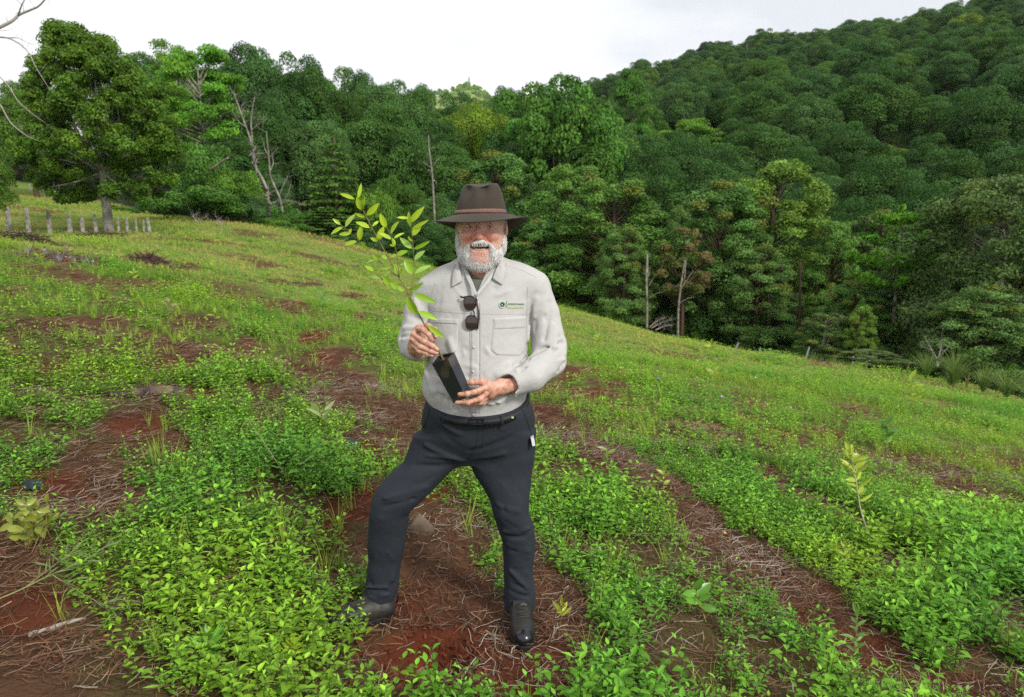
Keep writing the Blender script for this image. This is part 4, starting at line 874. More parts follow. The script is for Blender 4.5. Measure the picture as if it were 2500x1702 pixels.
# ---- hat
def hat():
    """felt hat: crown with a pinched front and a brim that dips front and back"""
    hb = H_(1174, 524, -.01); hb[1] = HY + .012; tilt = R(-3); a0, b0 = px2m(62, HY), .105; n = 72; mbV = []; F = []
    rings = []
    for i in range(19):
        t = i / 18
        rings.append(('b', 1 - t))
    for i in range(1, 22): rings.append(('c', i / 21))
    top = px2m(73, HY - .02)
    for kind, t in rings:
        for j in range(n):
            ph = 2 * math.pi * j / n; c, s_ = math.cos(ph), math.sin(ph)      # c: right, s_: towards the back
            if kind == 'b':
                w = .082 * t * (1.0 + .06 * c * c); x = c * (a0 + w); y = s_ * (b0 + w); fr = max(0, -s_)
                z = -(.026 * c * c + .036 * fr * fr + .078 * max(0, s_) ** 2) * (t ** 1.25) + (.012 if c > 0 else .007) * c * c * max(0, t - .7) / .3
            else:
                h = min(1, t * 1.25); prof = 1 - .38 * h ** 1.0 if t < .8 else (1 - .38) * math.cos((t - .8) / .2 * math.pi / 2) ** .55
                x = c * a0 * prof * (1 - .05 * h); y = s_ * b0 * prof; z = top * (math.sin(min(1, t / .86) * math.pi / 2) ** .9)
                x0 = x / a0; y0 = y / b0
                z -= .012 * min(1, prof / .5) * math.exp(-(x0 / .30) ** 2) * h ** 3 * np.clip(.15 - y0 * 1.6, .08, 1) ; 
                for sg in (-1, 1): y += .034 * min(1, prof / .6) ** 3 * math.exp(-(((x + .012 - sg * .034) / .021) ** 2)) * max(0, -s_) ** 1.2 * math.exp(-((h - .66) / .30) ** 2)
                z -= .006 * max(0, -s_) * h * min(1, prof / .5); x += .006 * h
            mbV.append((x, y, z))
    F = [(i * n + j, i * n + (j + 1) % n, (i + 1) * n + (j + 1) % n, (i + 1) * n + j) for i in range(len(rings) - 1) for j in range(n)]
    V = np.array(mbV); V[:, 2] -= V[:, 0] * math.tan(tilt) * 0; M = np.array(Matrix.Rotation(R(6), 3, 'Y') @ Matrix.Rotation(R(3), 3, 'X')); M0 = np.array(Matrix.Rotation(R(-6), 3, 'Z'))
    V = V @ M0.T; Mt = np.array(Matrix.Rotation(R(-1.5), 3, 'Y')); V = V @ Mt.T + hb
    o = small('hat', V, F, FELT, None, 'wide-brimmed brown felt hat with pinched crown')
    so = o.modifiers.new('felt', 'SOLIDIFY'); so.thickness = .003; so.offset = 0
    # braided band
    bV = []; 
    for zz, ex in ((.006, .002), (.006, .0045), (.022, .0045), (.022, .002)):
        for j in range(n):
            ph = 2 * math.pi * j / n; sh = 1 - .38 * (zz / top * 1.25 / 1.6); bV.append((math.cos(ph) * (a0 * sh + ex), math.sin(ph) * (b0 * sh + ex), zz - .004))
    bF = [(i * n + j, i * n + (j + 1) % n, (i + 1) * n + (j + 1) % n, (i + 1) * n + j) for i in range(3) for j in range(n)]
    bV = np.array(bV) @ M0.T @ Mt.T + hb; b = small('hat_band', bV, bF, BAND, o)
    mb = MB()                                                              # plaited strands over the front of the band
    for i in range(44):
        ph = math.pi * (1.08 + .84 * i / 43)
        def bp(p_, z_): sh = 1 - .38 * (z_ / top * 1.25 / 1.6); return np.array([math.cos(p_) * (a0 * sh + .0052), math.sin(p_) * (b0 * sh + .0052), z_ - .004])
        for z0, z1 in ((.009, .014), (.019, .014)): mb.tube(np.array([bp(ph, z0), bp(ph + .045, z1)]) @ M0.T @ Mt.T + hb, .0013, 4)
    link('plait', fmesh('plait', np.concatenate(mb.V) - np.array(person.location), np.concatenate(mb.F), None, True), mat('plait light', (.33, .19, .15), .6, .3), b)
    mb = MB(); mb.tube(np.array([(a0 * .97, -.02, .0), (a0 * 1.02, -.015, .012), (a0 * .97, -.012, .026), (a0 * .94, .0, .03)]) @ M0.T @ Mt.T + hb, [.002, .003, .002, .001], 5)
    link('feather', fmesh('feather', np.concatenate(mb.V) - np.array(person.location), np.concatenate(mb.F), None, True), mat('blue feather', (.02, .05, .10), .6, .3), o)
hat()
# ---- shirt
TORSO = [(612, 1140, 1206, BY + .02, .06), (628, 1122, 1226, BY + .02, .075), (642, 1098, 1268, BY + .02, .085), (660, 1070, 1300, BY + .015, .10), (690, 1046, 1308, BY + .01, .118), (740, 1046, 1300, BY, .135), (800, 1048, 1291, BY, .150), (860, 1048, 1288, BY, .165), (910, 1036, 1289, BY, .178), (940, 1030, 1290, BY, .180), (962, 1036, 1287, BY, .172), (985, 1050, 1280, BY, .158), (1040, 1060, 1270, BY, .145)]
S4 = SDF(P(1150, 650, BY) - [.42, .36, .66], P(1150, 650, BY) + [.50, .24, .08], .0048)
S4.D = S4.prof_d(rows_px(TORSO), 2.35).astype(np.float32)
FS = lambda *a: P(*a)
chain_px(S4, [(1090, 686, BY + .01, 30), (1052, 710, BY + .01, 35)], .045); chain_px(S4, [(1052, 710, BY + .01, 35), (1026, 765, BY + .005, 38), (1012, 832, BY - .02, 39)], .012)
chain_px(S4, [(1012, 832, BY - .00, 38), (1009, 846, BY - .07, 33), (1014, 854, HR + .155, 29)], .02)
chain_px(S4, [(1264, 680, BY + .01, 33), (1304, 702, BY + .01, 38)], .045); chain_px(S4, [(1304, 702, BY + .01, 38), (1327, 765, BY + .005, 38), (1341, 850, BY - .02, 43)], .010)
chain_px(S4, [(1341, 850, BY - .02, 43), (1340, 880, BY - .05, 42), (1295, 920, BY - .13, 37), (1247, 938, HL + .105, 32)], .012)
# V of the open neck, the neck hole and the cuffs
vt = P(1160, 722, BY - .13); 
zt = P(0, 622, BY - .08)[2]; zv = vt[2]; xc = vt[0]
wz = np.clip((S4.Z - zv) / (zt - zv), 0, 2); vd = np.abs(S4.X - (xc + .012 * wz)) - wz * .060
front = np.where(S4.Y < BY - .0, 1, 0)
S4.cut(np.maximum(np.maximum(vd, zv - S4.Z), (S4.Y - (BY + .0))) + 0 * S4.Z, .004)
S4.cut(S4.cap_d(P(1172, 560, BY - .02), P(1172, 690, BY - .0), .084, .072), .006)
S4.cut(S4.cap_d(P(1024, 856, HR + .10), P(1050, 852, HR - .02), px2m(24, HR), px2m(50, HR)), .002)
S4.cut(S4.cap_d(P(1244, 941, HL + .10), P(1205, 950, HL - .02), px2m(27, HL), px2m(46, HL)), .003)
# folds: (px,py,depth) pairs, height, width
fr = lambda px, py: (px, py, BY - .15)
for a, b, am, w in [((1075, 700, BY - .10), (1050, 840, BY - .13), -.006, .010), ((1095, 830, BY - .15), (1130, 930, BY - .17), .005, .014), ((1060, 900, BY - .14), (1110, 960, BY - .18), -.005, .012), ((1050, 870, BY - .12), (1090, 940, BY - .17), .006, .012),
   ((1225, 880, BY - .17), (1180, 925, BY - .18), -.005, .012), ((1275, 870, BY - .14), (1215, 915, BY - .17), .006, .014), ((1280, 900, BY - .13), (1240, 985, BY - .16), -.005, .012), ((1120, 985, BY - .17), (1225, 985, BY - .17), .006, .010), ((1070, 965, BY - .15), (1150, 1005, BY - .17), -.005, .010),
   ((1200, 690, BY - .12), (1270, 660, BY - .08), -.0035, .010), ((1215, 720, BY - .13), (1285, 690, BY - .10), .004, .012), ((1100, 690, BY - .11), (1140, 740, BY - .14), .0035, .010), ((1292, 735, BY - .09), (1288, 800, BY - .10), -.016, .007), ((1288, 800, BY - .10), (1291, 880, BY - .12), -.018, .007), ((1052, 720, BY - .10), (1050, 800, BY - .11), -.010, .007), ((1240, 850, BY - .16), (1290, 800, BY - .12), .004, .012), ((1100, 770, BY - .14), (1125, 860, BY - .17), -.0035, .012),
   ((1310, 730, BY - .06), (1290, 830, BY - .06), .005, .012), ((1345, 740, BY - .05), (1330, 830, BY - .07), -.005, .012), ((1300, 862, BY - .10), (1372, 838, BY - .06), -.010, .011), ((1295, 880, BY - .12), (1378, 862, BY - .07), .008, .010), ((1300, 897, BY - .14), (1375, 885, BY - .08), -.008, .009), ((1290, 925, BY - .18), (1350, 905, BY - .12), .006, .010), ((1270, 905, BY - .17), (1330, 890, BY - .13), -.006, .010), ((1285, 945, BY - .16), (1345, 930, BY - .1), -.006, .010),
   ((1262, 905, BY - .18), (1258, 975, BY - .18), .004, .006), ((1000, 770, BY - .06), (1040, 790, BY - .08), -.008, .010), ((985, 800, BY - .06), (1035, 800, BY - .11), .008, .010), ((980, 825, BY - .06), (1012, 818, BY - .12), -.008, .009), ((985, 850, BY - .08), (1010, 870, BY - .14), .006, .010), ((1010, 730, BY - .05), (1030, 775, BY - .07), .005, .012), ((978, 845, BY - .04), (1000, 880, BY - .10), -.006, .010), ((1035, 905, BY - .08), (1060, 955, BY - .13), .006, .012)]:
    S4.fold(P(*a), P(*b), am * 2.1, w * .95)
def creases(S_, seed, boxes, lift):
    rng = np.random.default_rng(seed)
    for x0, x1, y0, y1, Y, n, ang, amp in boxes:
        for i in range(n):
            x, y = rng.uniform(x0, x1), rng.uniform(y0, y1); a = R(ang + rng.normal() * 22); L = rng.uniform(12, 38); p = P(x, y, Y); q = P(x + math.cos(a) * L, y + math.sin(a) * L, Y + rng.normal() * .008); S_.fold(p, q, amp * rng.choice([-1, 1, -1]) * rng.uniform(.8, 1.9), rng.uniform(.006, .010))
creases(S4, 12, [(1298, 1368, 720, 830, BY - .055, 9, 75, .004), (1285, 1370, 840, 935, BY - .10, 12, -15, .006), (982, 1020, 720, 800, BY - .06, 5, 110, .004), (975, 1010, 800, 870, BY - .11, 7, 10, .006), (1060, 1280, 800, 900, BY - .16, 14, 60, .0038), (1050, 1270, 900, 990, BY - .175, 16, 20, .005), (1090, 1280, 680, 760, BY - .12, 11, 120, .0036), (1240, 1300, 930, 960, HL + .06, 5, 20, .004), (1065, 1110, 880, 980, BY - .15, 6, 60, .005)], 0)
S4.wob(.0010, 38, 5); S4.wob(.0006, 85, 6)
V4, F4 = S4.net(); V4 = relax(V4, F4, 1); shirt = wear('shirt', V4, F4, SHIRT, None, 0, None, 'pale grey long-sleeved work shirt with open collar')
BV = bvh(V4, F4)
def on_shirt(px, py, lift=.002, tree=None):
    """point on the front of the shirt seen at a photo pixel, lifted along the surface normal"""
    o = Vector((0, 0, CAM_Z)); d = (Vector(P(px, py, 2.0)) - o).normalized(); loc, nn, i, dist = (tree or BV).ray_cast(o, d)
    if loc is None: return P(px, py, BY - .15)
    if nn.dot(d) > 0: nn = -nn
    return np.array(loc + nn * lift)
def seam(name, pts, m=SHIRT2, r=.0008, lift=.0004, parent=None, n=None, tree=None):
    q = []
    for a, b in zip(pts[:-1], pts[1:]):
        k = max(2, int(math.hypot(b[0] - a[0], b[1] - a[1]) / 4))
        for i in range(k): q.append((a[0] + (b[0] - a[0]) * i / k, a[1] + (b[1] - a[1]) * i / k))
    q.append(pts[-1]); W3 = np.array([on_shirt(x, y, lift, tree) for x, y in q])
    V, F = tube(W3, r, 5); return small(name, V, F, m, parent or shirt)
def patch(name, c00, c10, c11, c01, m, lift=.003, nx=22, ny=26, parent=None, cut=0, label=None, tree=None, thick=True):
    """a cloth panel laid on the shirt: corners in photo px (top-left, top-right, bottom-right, bottom-left); cut chamfers its lower corners"""
    V = []; F = []
    for j in range(ny + 1):
        t = j / ny; l = np.array(c00) * (1 - t) + np.array(c01) * t; r = np.array(c10) * (1 - t) + np.array(c11) * t
        if cut and t > 1 - cut: q = (t - 1 + cut) / cut * .22; l, r = l + (r - l) * q, r + (l - r) * q
        for i in range(nx + 1): s_ = i / nx; p_ = l * (1 - s_) + r * s_; edge = min(i, nx - i, j, ny - j); V.append(on_shirt(p_[0], p_[1], lift if edge > 0 or not thick else -.002, tree))
    F = [(j * (nx + 1) + i, j * (nx + 1) + i + 1, (j + 1) * (nx + 1) + i + 1, (j + 1) * (nx + 1) + i) for j in range(ny) for i in range(nx)]
    V = relax(np.array(V), np.array(F), 1, .3)
    return small(name, V, np.array(F)[:, ::-1], m, parent or shirt, label)
pk = patch('pocket', (1202, 782), (1287, 778), (1283, 872), (1195, 868), SHIRT, .0035, cut=.16); patch('pocket_flap', (1202, 776), (1287, 772), (1283, 802), (1204, 806), SHIRT, .006, ny=12, parent=pk)
pk = patch('pocket', (1050, 782), (1121, 782), (1117, 868), (1056, 866), SHIRT, .0035, cut=.16); patch('pocket_flap', (1049, 776), (1121, 780), (1119, 792), (1050, 788), SHIRT, .006, ny=12, parent=pk)
seam('seam', [(1050, 757), (1100, 763), (1150, 766), (1200, 767), (1287, 767)]); seam('seam', [(1085, 669), (1110, 662), (1128, 656)]); seam('seam', [(1240, 650), (1275, 660), (1310, 678)]); seam('seam', [(1288, 700), (1286, 770), (1288, 880)], r=.0016)
seam('seam', [(1063, 690), (1050, 740), (1048, 790)], r=.0014)
patch('placket', (1150, 735), (1172, 735), (1170, 1010), (1147, 1010), SHIRT, .0035, nx=8, ny=90); seam('seam', [(1172, 738), (1173, 860), (1171, 1008)], r=.0009, lift=.0035); seam('seam', [(1148, 775), (1149, 900), (1147, 1008)], r=.0012, lift=.002)
BUT = mat('shirt button', (.55, .52, .46), .35, .5)
for bx, by in ((1157, 848), (1155, 907), (1165, 729), (1156, 1012)):
    c = on_shirt(bx, by, .0055); n_ = unit((on_shirt(bx, by, .01) - on_shirt(bx, by, 0))[None])[0]; V, F = tube([c - n_ * .001, c + n_ * .001], [.0055, .005], 12); small('button', V, F, BUT, shirt)
# undershirt in the V
S5 = SDF(P(1172, 700, BY) - [.11, .16, .14], P(1172, 700, BY) + [.11, .10, .10], .004); rw = [(z, cx, cy, a * .93, b - .012) for z, cx, cy, a, b in rows_px(TORSO)]
S5.D = S5.prof_d(rw, 2.35).astype(np.float32); S5.cut(S5.cap_d(P(1171, 600, BY - .07), P(1170, 655, BY - .105), .060, .040), .004)
V5, F5 = S5.net(); wear('undershirt', V5, F5, TEE, None, 1, None, 'olive crew-neck undershirt showing in the open collar')
V5c, F5c = tube(smooth_path([on_shirt(a, b, .004, bvh(relax(V5, F5, 1), F5)) for a, b in ((1142, 668), (1152, 677), (1169, 681), (1186, 678), (1196, 668))], 12), .003, 6); small('neckband', V5c, F5c, TEE)
# collar leaves and the folded-open fronts
def sheet(name, grid, m, thick=.0025, parent=None, it=1):
    g = np.array(grid, float); ny, nx = g.shape[:2]; big = []
    for j in range(ny - 1):
        for s_ in range(4):
            t = s_ / 4; big.append(g[j] * (1 - t) + g[j + 1] * t)
    big.append(g[-1]); g = np.array(big); big = []
    for i in range(nx - 1):
        for s_ in range(4): t = s_ / 4; big.append(g[:, i] * (1 - t) + g[:, i + 1] * t)
    big.append(g[:, -1]); g = np.stack(big, 1); ny, nx = g.shape[:2]; F = np.array([(j * nx + i, j * nx + i + 1, (j + 1) * nx + i + 1, (j + 1) * nx + i) for j in range(ny - 1) for i in range(nx - 1)])
    V = relax(g.reshape(-1, 3), F, it, .4); o = small(name, V, F, m, parent or shirt); so = o.modifiers.new('thick', 'SOLIDIFY'); so.thickness = thick; so.offset = 0; return o
c = BY
OS = lambda x, y, l=.009: on_shirt(x, y, l)
sheet('collar', [[P(1133, 612, c + .045), P(1123, 626, c + .0), OS(1122, 645, .012), OS(1127, 668, .012), OS(1130, 690, .009)], [P(1126, 622, c + .045), P(1117, 640, c - .01), OS(1115, 660, .016), OS(1116, 680, .015), OS(1120, 695, .010)], [P(1120, 636, c + .03), OS(1110, 652, .008), OS(1107, 672, .009), OS(1105, 688, .009), OS(1104, 703, .006)]], SHIRT)
sheet('collar', [[P(1212, 612, c + .045), P(1222, 626, c + .0), OS(1220, 640, .012), OS(1209, 662, .012), OS(1201, 683, .009)], [P(1222, 622, c + .045), P(1229, 638, c - .01), OS(1226, 655, .016), OS(1217, 675, .015), OS(1211, 689, .010)], [P(1232, 634, c + .03), OS(1237, 648, .008), OS(1234, 668, .009), OS(1230, 684, .009), OS(1226, 698, .006)]], SHIRT)
sheet('front_edge', [[P(1124, 645, c - .05), P(1140, 684, c - .115), P(1161, 724, c - .150)], [P(1132, 645, c - .055), P(1152, 682, c - .118), P(1166, 718, c - .146)]], SHIRT, .003)
sheet('front_edge', [[P(1224, 640, c - .05), P(1195, 690, c - .115), P(1162, 728, c - .150)], [P(1216, 640, c - .055), P(1187, 684, c - .118), P(1159, 720, c - .144)]], SHIRT, .003)
# chest lettering
def text_on(s_, px, py, size_px, m, body_='GONDWANA'):
    cu = bpy.data.curves.new('lettering', 'FONT'); cu.body = s_; cu.size = 1; cu.extrude = 0; cu.offset = .008; ob = bpy.data.objects.new('lettering', cu); COL.objects.link(ob)
    dg = bpy.context.evaluated_depsgraph_get(); me = bpy.data.meshes.new_from_object(ob.evaluated_get(dg)); bpy.data.objects.remove(ob); V = np.array([v.co for v in me.vertices]); 
    w = V[:, 0].max(); sc = size_px / w; out = np.array([on_shirt(px + x * sc, py - y * sc * 1.0, .003) for x, y, z in V]); 
    me2 = me.copy(); me2.vertices.foreach_set('co', (out - np.array(person.location)).astype(np.float32).ravel()); me2.update(); me2.materials.clear(); o = link('lettering', me2, m, shirt); return o
NAVY = mat('navy thread', (.02, .05, .11), .8, .1); GRN = mat('green thread', (.42, .70, .34), .8, .1); ORG = mat('orange thread', (.75, .45, .22), .8, .1)
text_on('GONDWANA', 1239, 745, 40, NAVY)
patch('logo_stripe', (1239, 746.6), (1279, 745.6), (1279, 748.4), (1239, 749.4), GRN, .003, 10, 2, thick=False)
patch('logo_stripe', (1239, 750.8), (1279, 749.8), (1279, 751.8), (1239, 752.8), ORG, .003, 10, 2, thick=False)
patch('logo_bar', (1235.4, 735), (1236.6, 735), (1236.0, 752), (1234.8, 752), NAVY, .003, 2, 6, thick=False)
V, F = tube([on_shirt(1226 + 7.2 * math.cos(a), 744 + 7.5 * math.sin(a), .0025) for a in np.linspace(0, 6.283, 22)], .0020, 5); small('logo_ring', V, F, GRN, shirt)
V, F = tube([on_shirt(1226 + 3.2 * math.cos(a), 744 + 3.4 * math.sin(a), .0028) for a in np.linspace(0, 6.283, 14)], .0016, 5); small('logo_ring', V, F, NAVY, shirt)
for i in range(8):
    a = i * .785; V, F = tube([on_shirt(1226 + 4.2 * math.cos(a), 744 + 4.2 * math.sin(a), .004), on_shirt(1226 + 6.4 * math.cos(a + .2), 744 + 6.4 * math.sin(a + .2), .004)], [.0012, .0004], 4); small('logo_ray', V, F, NAVY, shirt)
# ---- trousers
S6 = SDF(P(1110, 1250, BY) - [.40, .34, .50], P(1110, 1250, BY) + [.40, .30, .62], .006)
HIP = [(950, 1048, 1290, BY, .160), (975, 1038, 1293, BY, .168), (1000, 1031, 1303, BY, .168), (1030, 1026, 1308, BY + .01, .162), (1070, 1000, 1308, BY + .01, .150), (1100, 985, 1308, BY + .01, .135), (1128, 1010, 1290, BY + .01, .10)]
HIPB = [(950, 1050, 1288, BY, .160), (975, 1040, 1292, BY, .168), (1000, 1033, 1302, BY, .168), (1030, 1030, 1306, BY + .01, .160), (1060, 1040, 1300, BY + .01, .150), (1090, 1070, 1290, BY + .01, .125), (1125, 1105, 1210, BY + .01, .08)]
S6.D = S6.prof_d(rows_px(HIPB), 2.3).astype(np.float32)
LL = [(1128, 985, 1120, BY + .0, .098), (1150, 958, 1100, BY - .01, .094), (1170, 941, 1080, BY - .02, .090), (1193, 922, 1060, BY - .03, .087), (1221, 907, 1031, BY - .035, .084), (1250, 903, 1001, BY - .03, .081), (1290, 899, 994, BY - .01, .077), (1325, 898, 990, BY, .073), (1363, 900, 981, BY + .015, .070), (1405, 896, 975, BY + .02, .066), (1430, 889, 974, BY + .02, .064), (1455, 885, 966, BY + .02, .062), (1474, 893, 958, BY + .02, .060)]
LR = [(1110, 1165, 1306, BY + .0, .100), (1135, 1150, 1301, BY, .098), (1152, 1156, 1299, BY, .095), (1190, 1180, 1294, BY - .01, .090), (1219, 1196, 1293, BY - .02, .086), (1250, 1203, 1292, BY - .025, .082), (1294, 1217, 1306, BY - .01, .078), (1320, 1228, 1308, BY + .0, .074), (1363, 1228, 1304, BY + .01, .070), (1405, 1229, 1301, BY + .01, .066), (1441, 1230, 1308, BY + .01, .064), (1487, 1231, 1306, BY + .01, .060)]
T_ = SDF(P(1110, 1250, BY) - [.40, .34, .50], P(1110, 1250, BY) + [.40, .30, .62], .006)
S6.smin(T_.prof_d(rows_px([(1060, 1010, 1170, BY + .01, .105)] + LL), 2.2).astype(np.float32), .05); S6.smin(T_.prof_d(rows_px([(1050, 1170, 1307, BY + .01, .11)] + LR), 2.2).astype(np.float32), .03)
zf = P(1164, 1022, BY - .165)[2]; zs = P(1050, 958, BY)[2]                       # waist edge: low at the belly, high at the hips
wy = np.clip((S6.Y - (BY - .17)) / .17, 0, 2); S6.D = np.maximum(S6.D, S6.Z - (zf + (zs - zf) * wy))
S6.D = np.where(S6.Z > zf - .09, np.maximum(S6.D, -(S6.D + .012 + 9 * (S6.Z < zf - .05))), S6.D)
for a, b, am, w in [((1080, 1060, BY - .14), (1140, 1110, BY - .14), -.004, .010), ((1020, 1080, BY - .10), (1130, 1130, BY - .10), .005, .010), ((970, 1134, BY - .09), (1120, 1140, BY - .09), -.006, .009), ((1000, 1110, BY - .10), (1110, 1122, BY - .11), .004, .010), ((1145, 1130, BY - .11), (1230, 1110, BY - .12), .004, .012), ((1150, 1100, BY - .12), (1250, 1070, BY - .13), -.003, .012), ((1060, 1030, BY - .15), (1120, 1060, BY - .15), .004, .014),
   ((925, 1220, BY - .12), (1040, 1190, BY - .10), .005, .010), ((915, 1245, BY - .12), (1010, 1215, BY - .10), -.005, .009), ((930, 1265, BY - .10), (1000, 1245, BY - .08), .004, .010), ((985, 1350, BY - .05), (960, 1420, BY - .04), .005, .012), ((890, 1432, BY - .04), (965, 1440, BY - .05), .008, .007), ((890, 1444, BY - .04), (950, 1440, BY - .05), -.008, .006), ((905, 1458, BY - .04), (962, 1450, BY - .04), .006, .007),
   ((1230, 1298, BY - .08), (1306, 1290, BY - .08), .008, .008), ((1235, 1312, BY - .08), (1300, 1310, BY - .08), -.007, .009), ((1240, 1330, BY - .06), (1290, 1345, BY - .06), .005, .009), ((1245, 1395, BY - .06), (1290, 1440, BY - .06), .005, .010), ((1235, 1440, BY - .05), (1300, 1460, BY - .05), -.005, .008), ((1200, 1230, BY - .1), (1280, 1255, BY - .11), .003, .012), ((1260, 1180, BY - .1), (1285, 1230, BY - .1), -.004, .012), ((1040, 1000, BY - .1), (1060, 1050, BY - .13), -.004, .012)]:
    S6.fold(P(*a), P(*b), am * 2.1, w)
creases(S6, 5, [(1030, 1280, 1040, 1120, BY - .13, 8, 20, .003), (930, 1080, 1140, 1230, BY - .11, 8, -25, .0035), (905, 985, 1260, 1420, BY - .07, 8, 70, .003), (890, 960, 1425, 1465, BY - .04, 5, 8, .006), (1200, 1290, 1150, 1280, BY - .10, 7, 80, .003), (1230, 1300, 1290, 1350, BY - .07, 6, 10, .005), (1235, 1300, 1360, 1480, BY - .055, 7, 30, .0035)], 0)
S6.wob(.0013, 26, 9); S6.wob(.0006, 70, 10)
V6, F6 = S6.net(); V6 = relax(V6, F6, 1); trousers = wear('trousers', V6, F6, TROU, None, 0, None, 'dark slate hiking trousers'); BT = bvh(V6, F6)
seam('fly_seam', [(1168, 1040), (1164, 1085), (1150, 1108), (1143, 1122)], TROU, .0016, .0008, trousers, tree=BT); seam('fly_seam', [(1180, 1045), (1178, 1085), (1168, 1100), (1152, 1110)], TROU, .0012, .0006, trousers, tree=BT)
seam('pocket_seam', [(1276, 1000), (1290, 1035), (1300, 1075)], TROU, .002, .001, trousers, tree=BT); seam('pocket_seam', [(1052, 990), (1044, 1020), (1034, 1044)], TROU, .0018, .001, trousers, tree=BT)
# belt
bl = []; 
for j in range(65):
    th = math.pi * (1.0 + j / 64.0); w = -math.sin(th)
    xw = (P(1290, 965, BY)[0] - P(1046, 963, BY)[0]) / 2 + .002; xc_ = (P(1290, 965, BY)[0] + P(1046, 963, BY)[0]) / 2; n_ = 2 / 2.3
    x = xc_ + xw * math.copysign(abs(math.cos(th)) ** n_, math.cos(th)); y = BY - .174 * abs(math.sin(th)) ** n_; z = zf - .014 + (zs - zf) * np.clip((y - (BY - .17)) / .17, 0, 2); bl.append((x, y, z))
bl = np.array(bl); V = []; 
for k, (dz, dr) in enumerate(((-.014, -.002), (-.014, .0035), (.014, .0035), (.014, -.004))):
    cc = np.array([xc_, BY, 0]); rd = bl - cc; rd[:, 2] = 0; V.append(bl + unit(rd) * dr + [0, 0, dz])
V = np.concatenate(V); F = [(k * 65 + j, k * 65 + j + 1, (k + 1) * 65 + j + 1, (k + 1) * 65 + j) for k in range(3) for j in range(64)]
belt = small('belt', V, F, BLK, None, 'black webbing belt with flat buckle')
def box(c, s_, rot=None, bev=0):
    v = np.array([(-1, -1, -1), (1, -1, -1), (1, 1, -1), (-1, 1, -1), (-1, -1, 1), (1, -1, 1), (1, 1, 1), (-1, 1, 1)], float) * s_ / 2
    if rot is not None: v = v @ np.array(rot).T
    return v + c, np.array([(0, 3, 2, 1), (4, 5, 6, 7), (0, 1, 5, 4), (1, 2, 6, 5), (2, 3, 7, 6), (3, 0, 4, 7)])
bc = P(1164, 1029, BY - .182); mb = MB()
for dx, dz, sx, sz in ((0, .011, .056, .005), (0, -.011, .056, .005), (-.027, 0, .005, .026), (.027, 0, .005, .026), (.006, 0, .004, .02)): mb.add(*box(bc + [dx, 0, dz], np.array([sx, .005, sz])))
link('buckle', fmesh('buckle', np.concatenate(mb.V) - np.array(person.location), np.concatenate(mb.F)), mat('gunmetal', (.04, .042, .05), .35, .6, metal=.7), belt)
for lx in (1083, 1228):
    k = np.argmin(np.abs(proj(bl[:, 0], bl[:, 1], bl[:, 2])[0] - lx)); V, F = box(bl[k] + np.array([0, -.004, 0]), np.array([.012, .006, .040])); small('belt_loop', V, F, TROU, trousers)
V, F = box(bl[np.argmin(np.abs(proj(bl[:, 0], bl[:, 1], bl[:, 2])[0] - 1251))] + np.array([0, -.0075, 0]), np.array([.010, .002, .008])); small('belt_mark', V, F, GRN, belt)
V, F = box(P(1301, 1075, BY - .07), np.array([.012, .05, .035]), np.array(Matrix.Rotation(R(-12), 3, 'Y'))); pt = link('phone', fmesh('phone', V, F), mat('white phone', (.75, .77, .8), .3, .5)); tag(pt, 'white phone edge poking out of the trouser side pocket', 'phone')
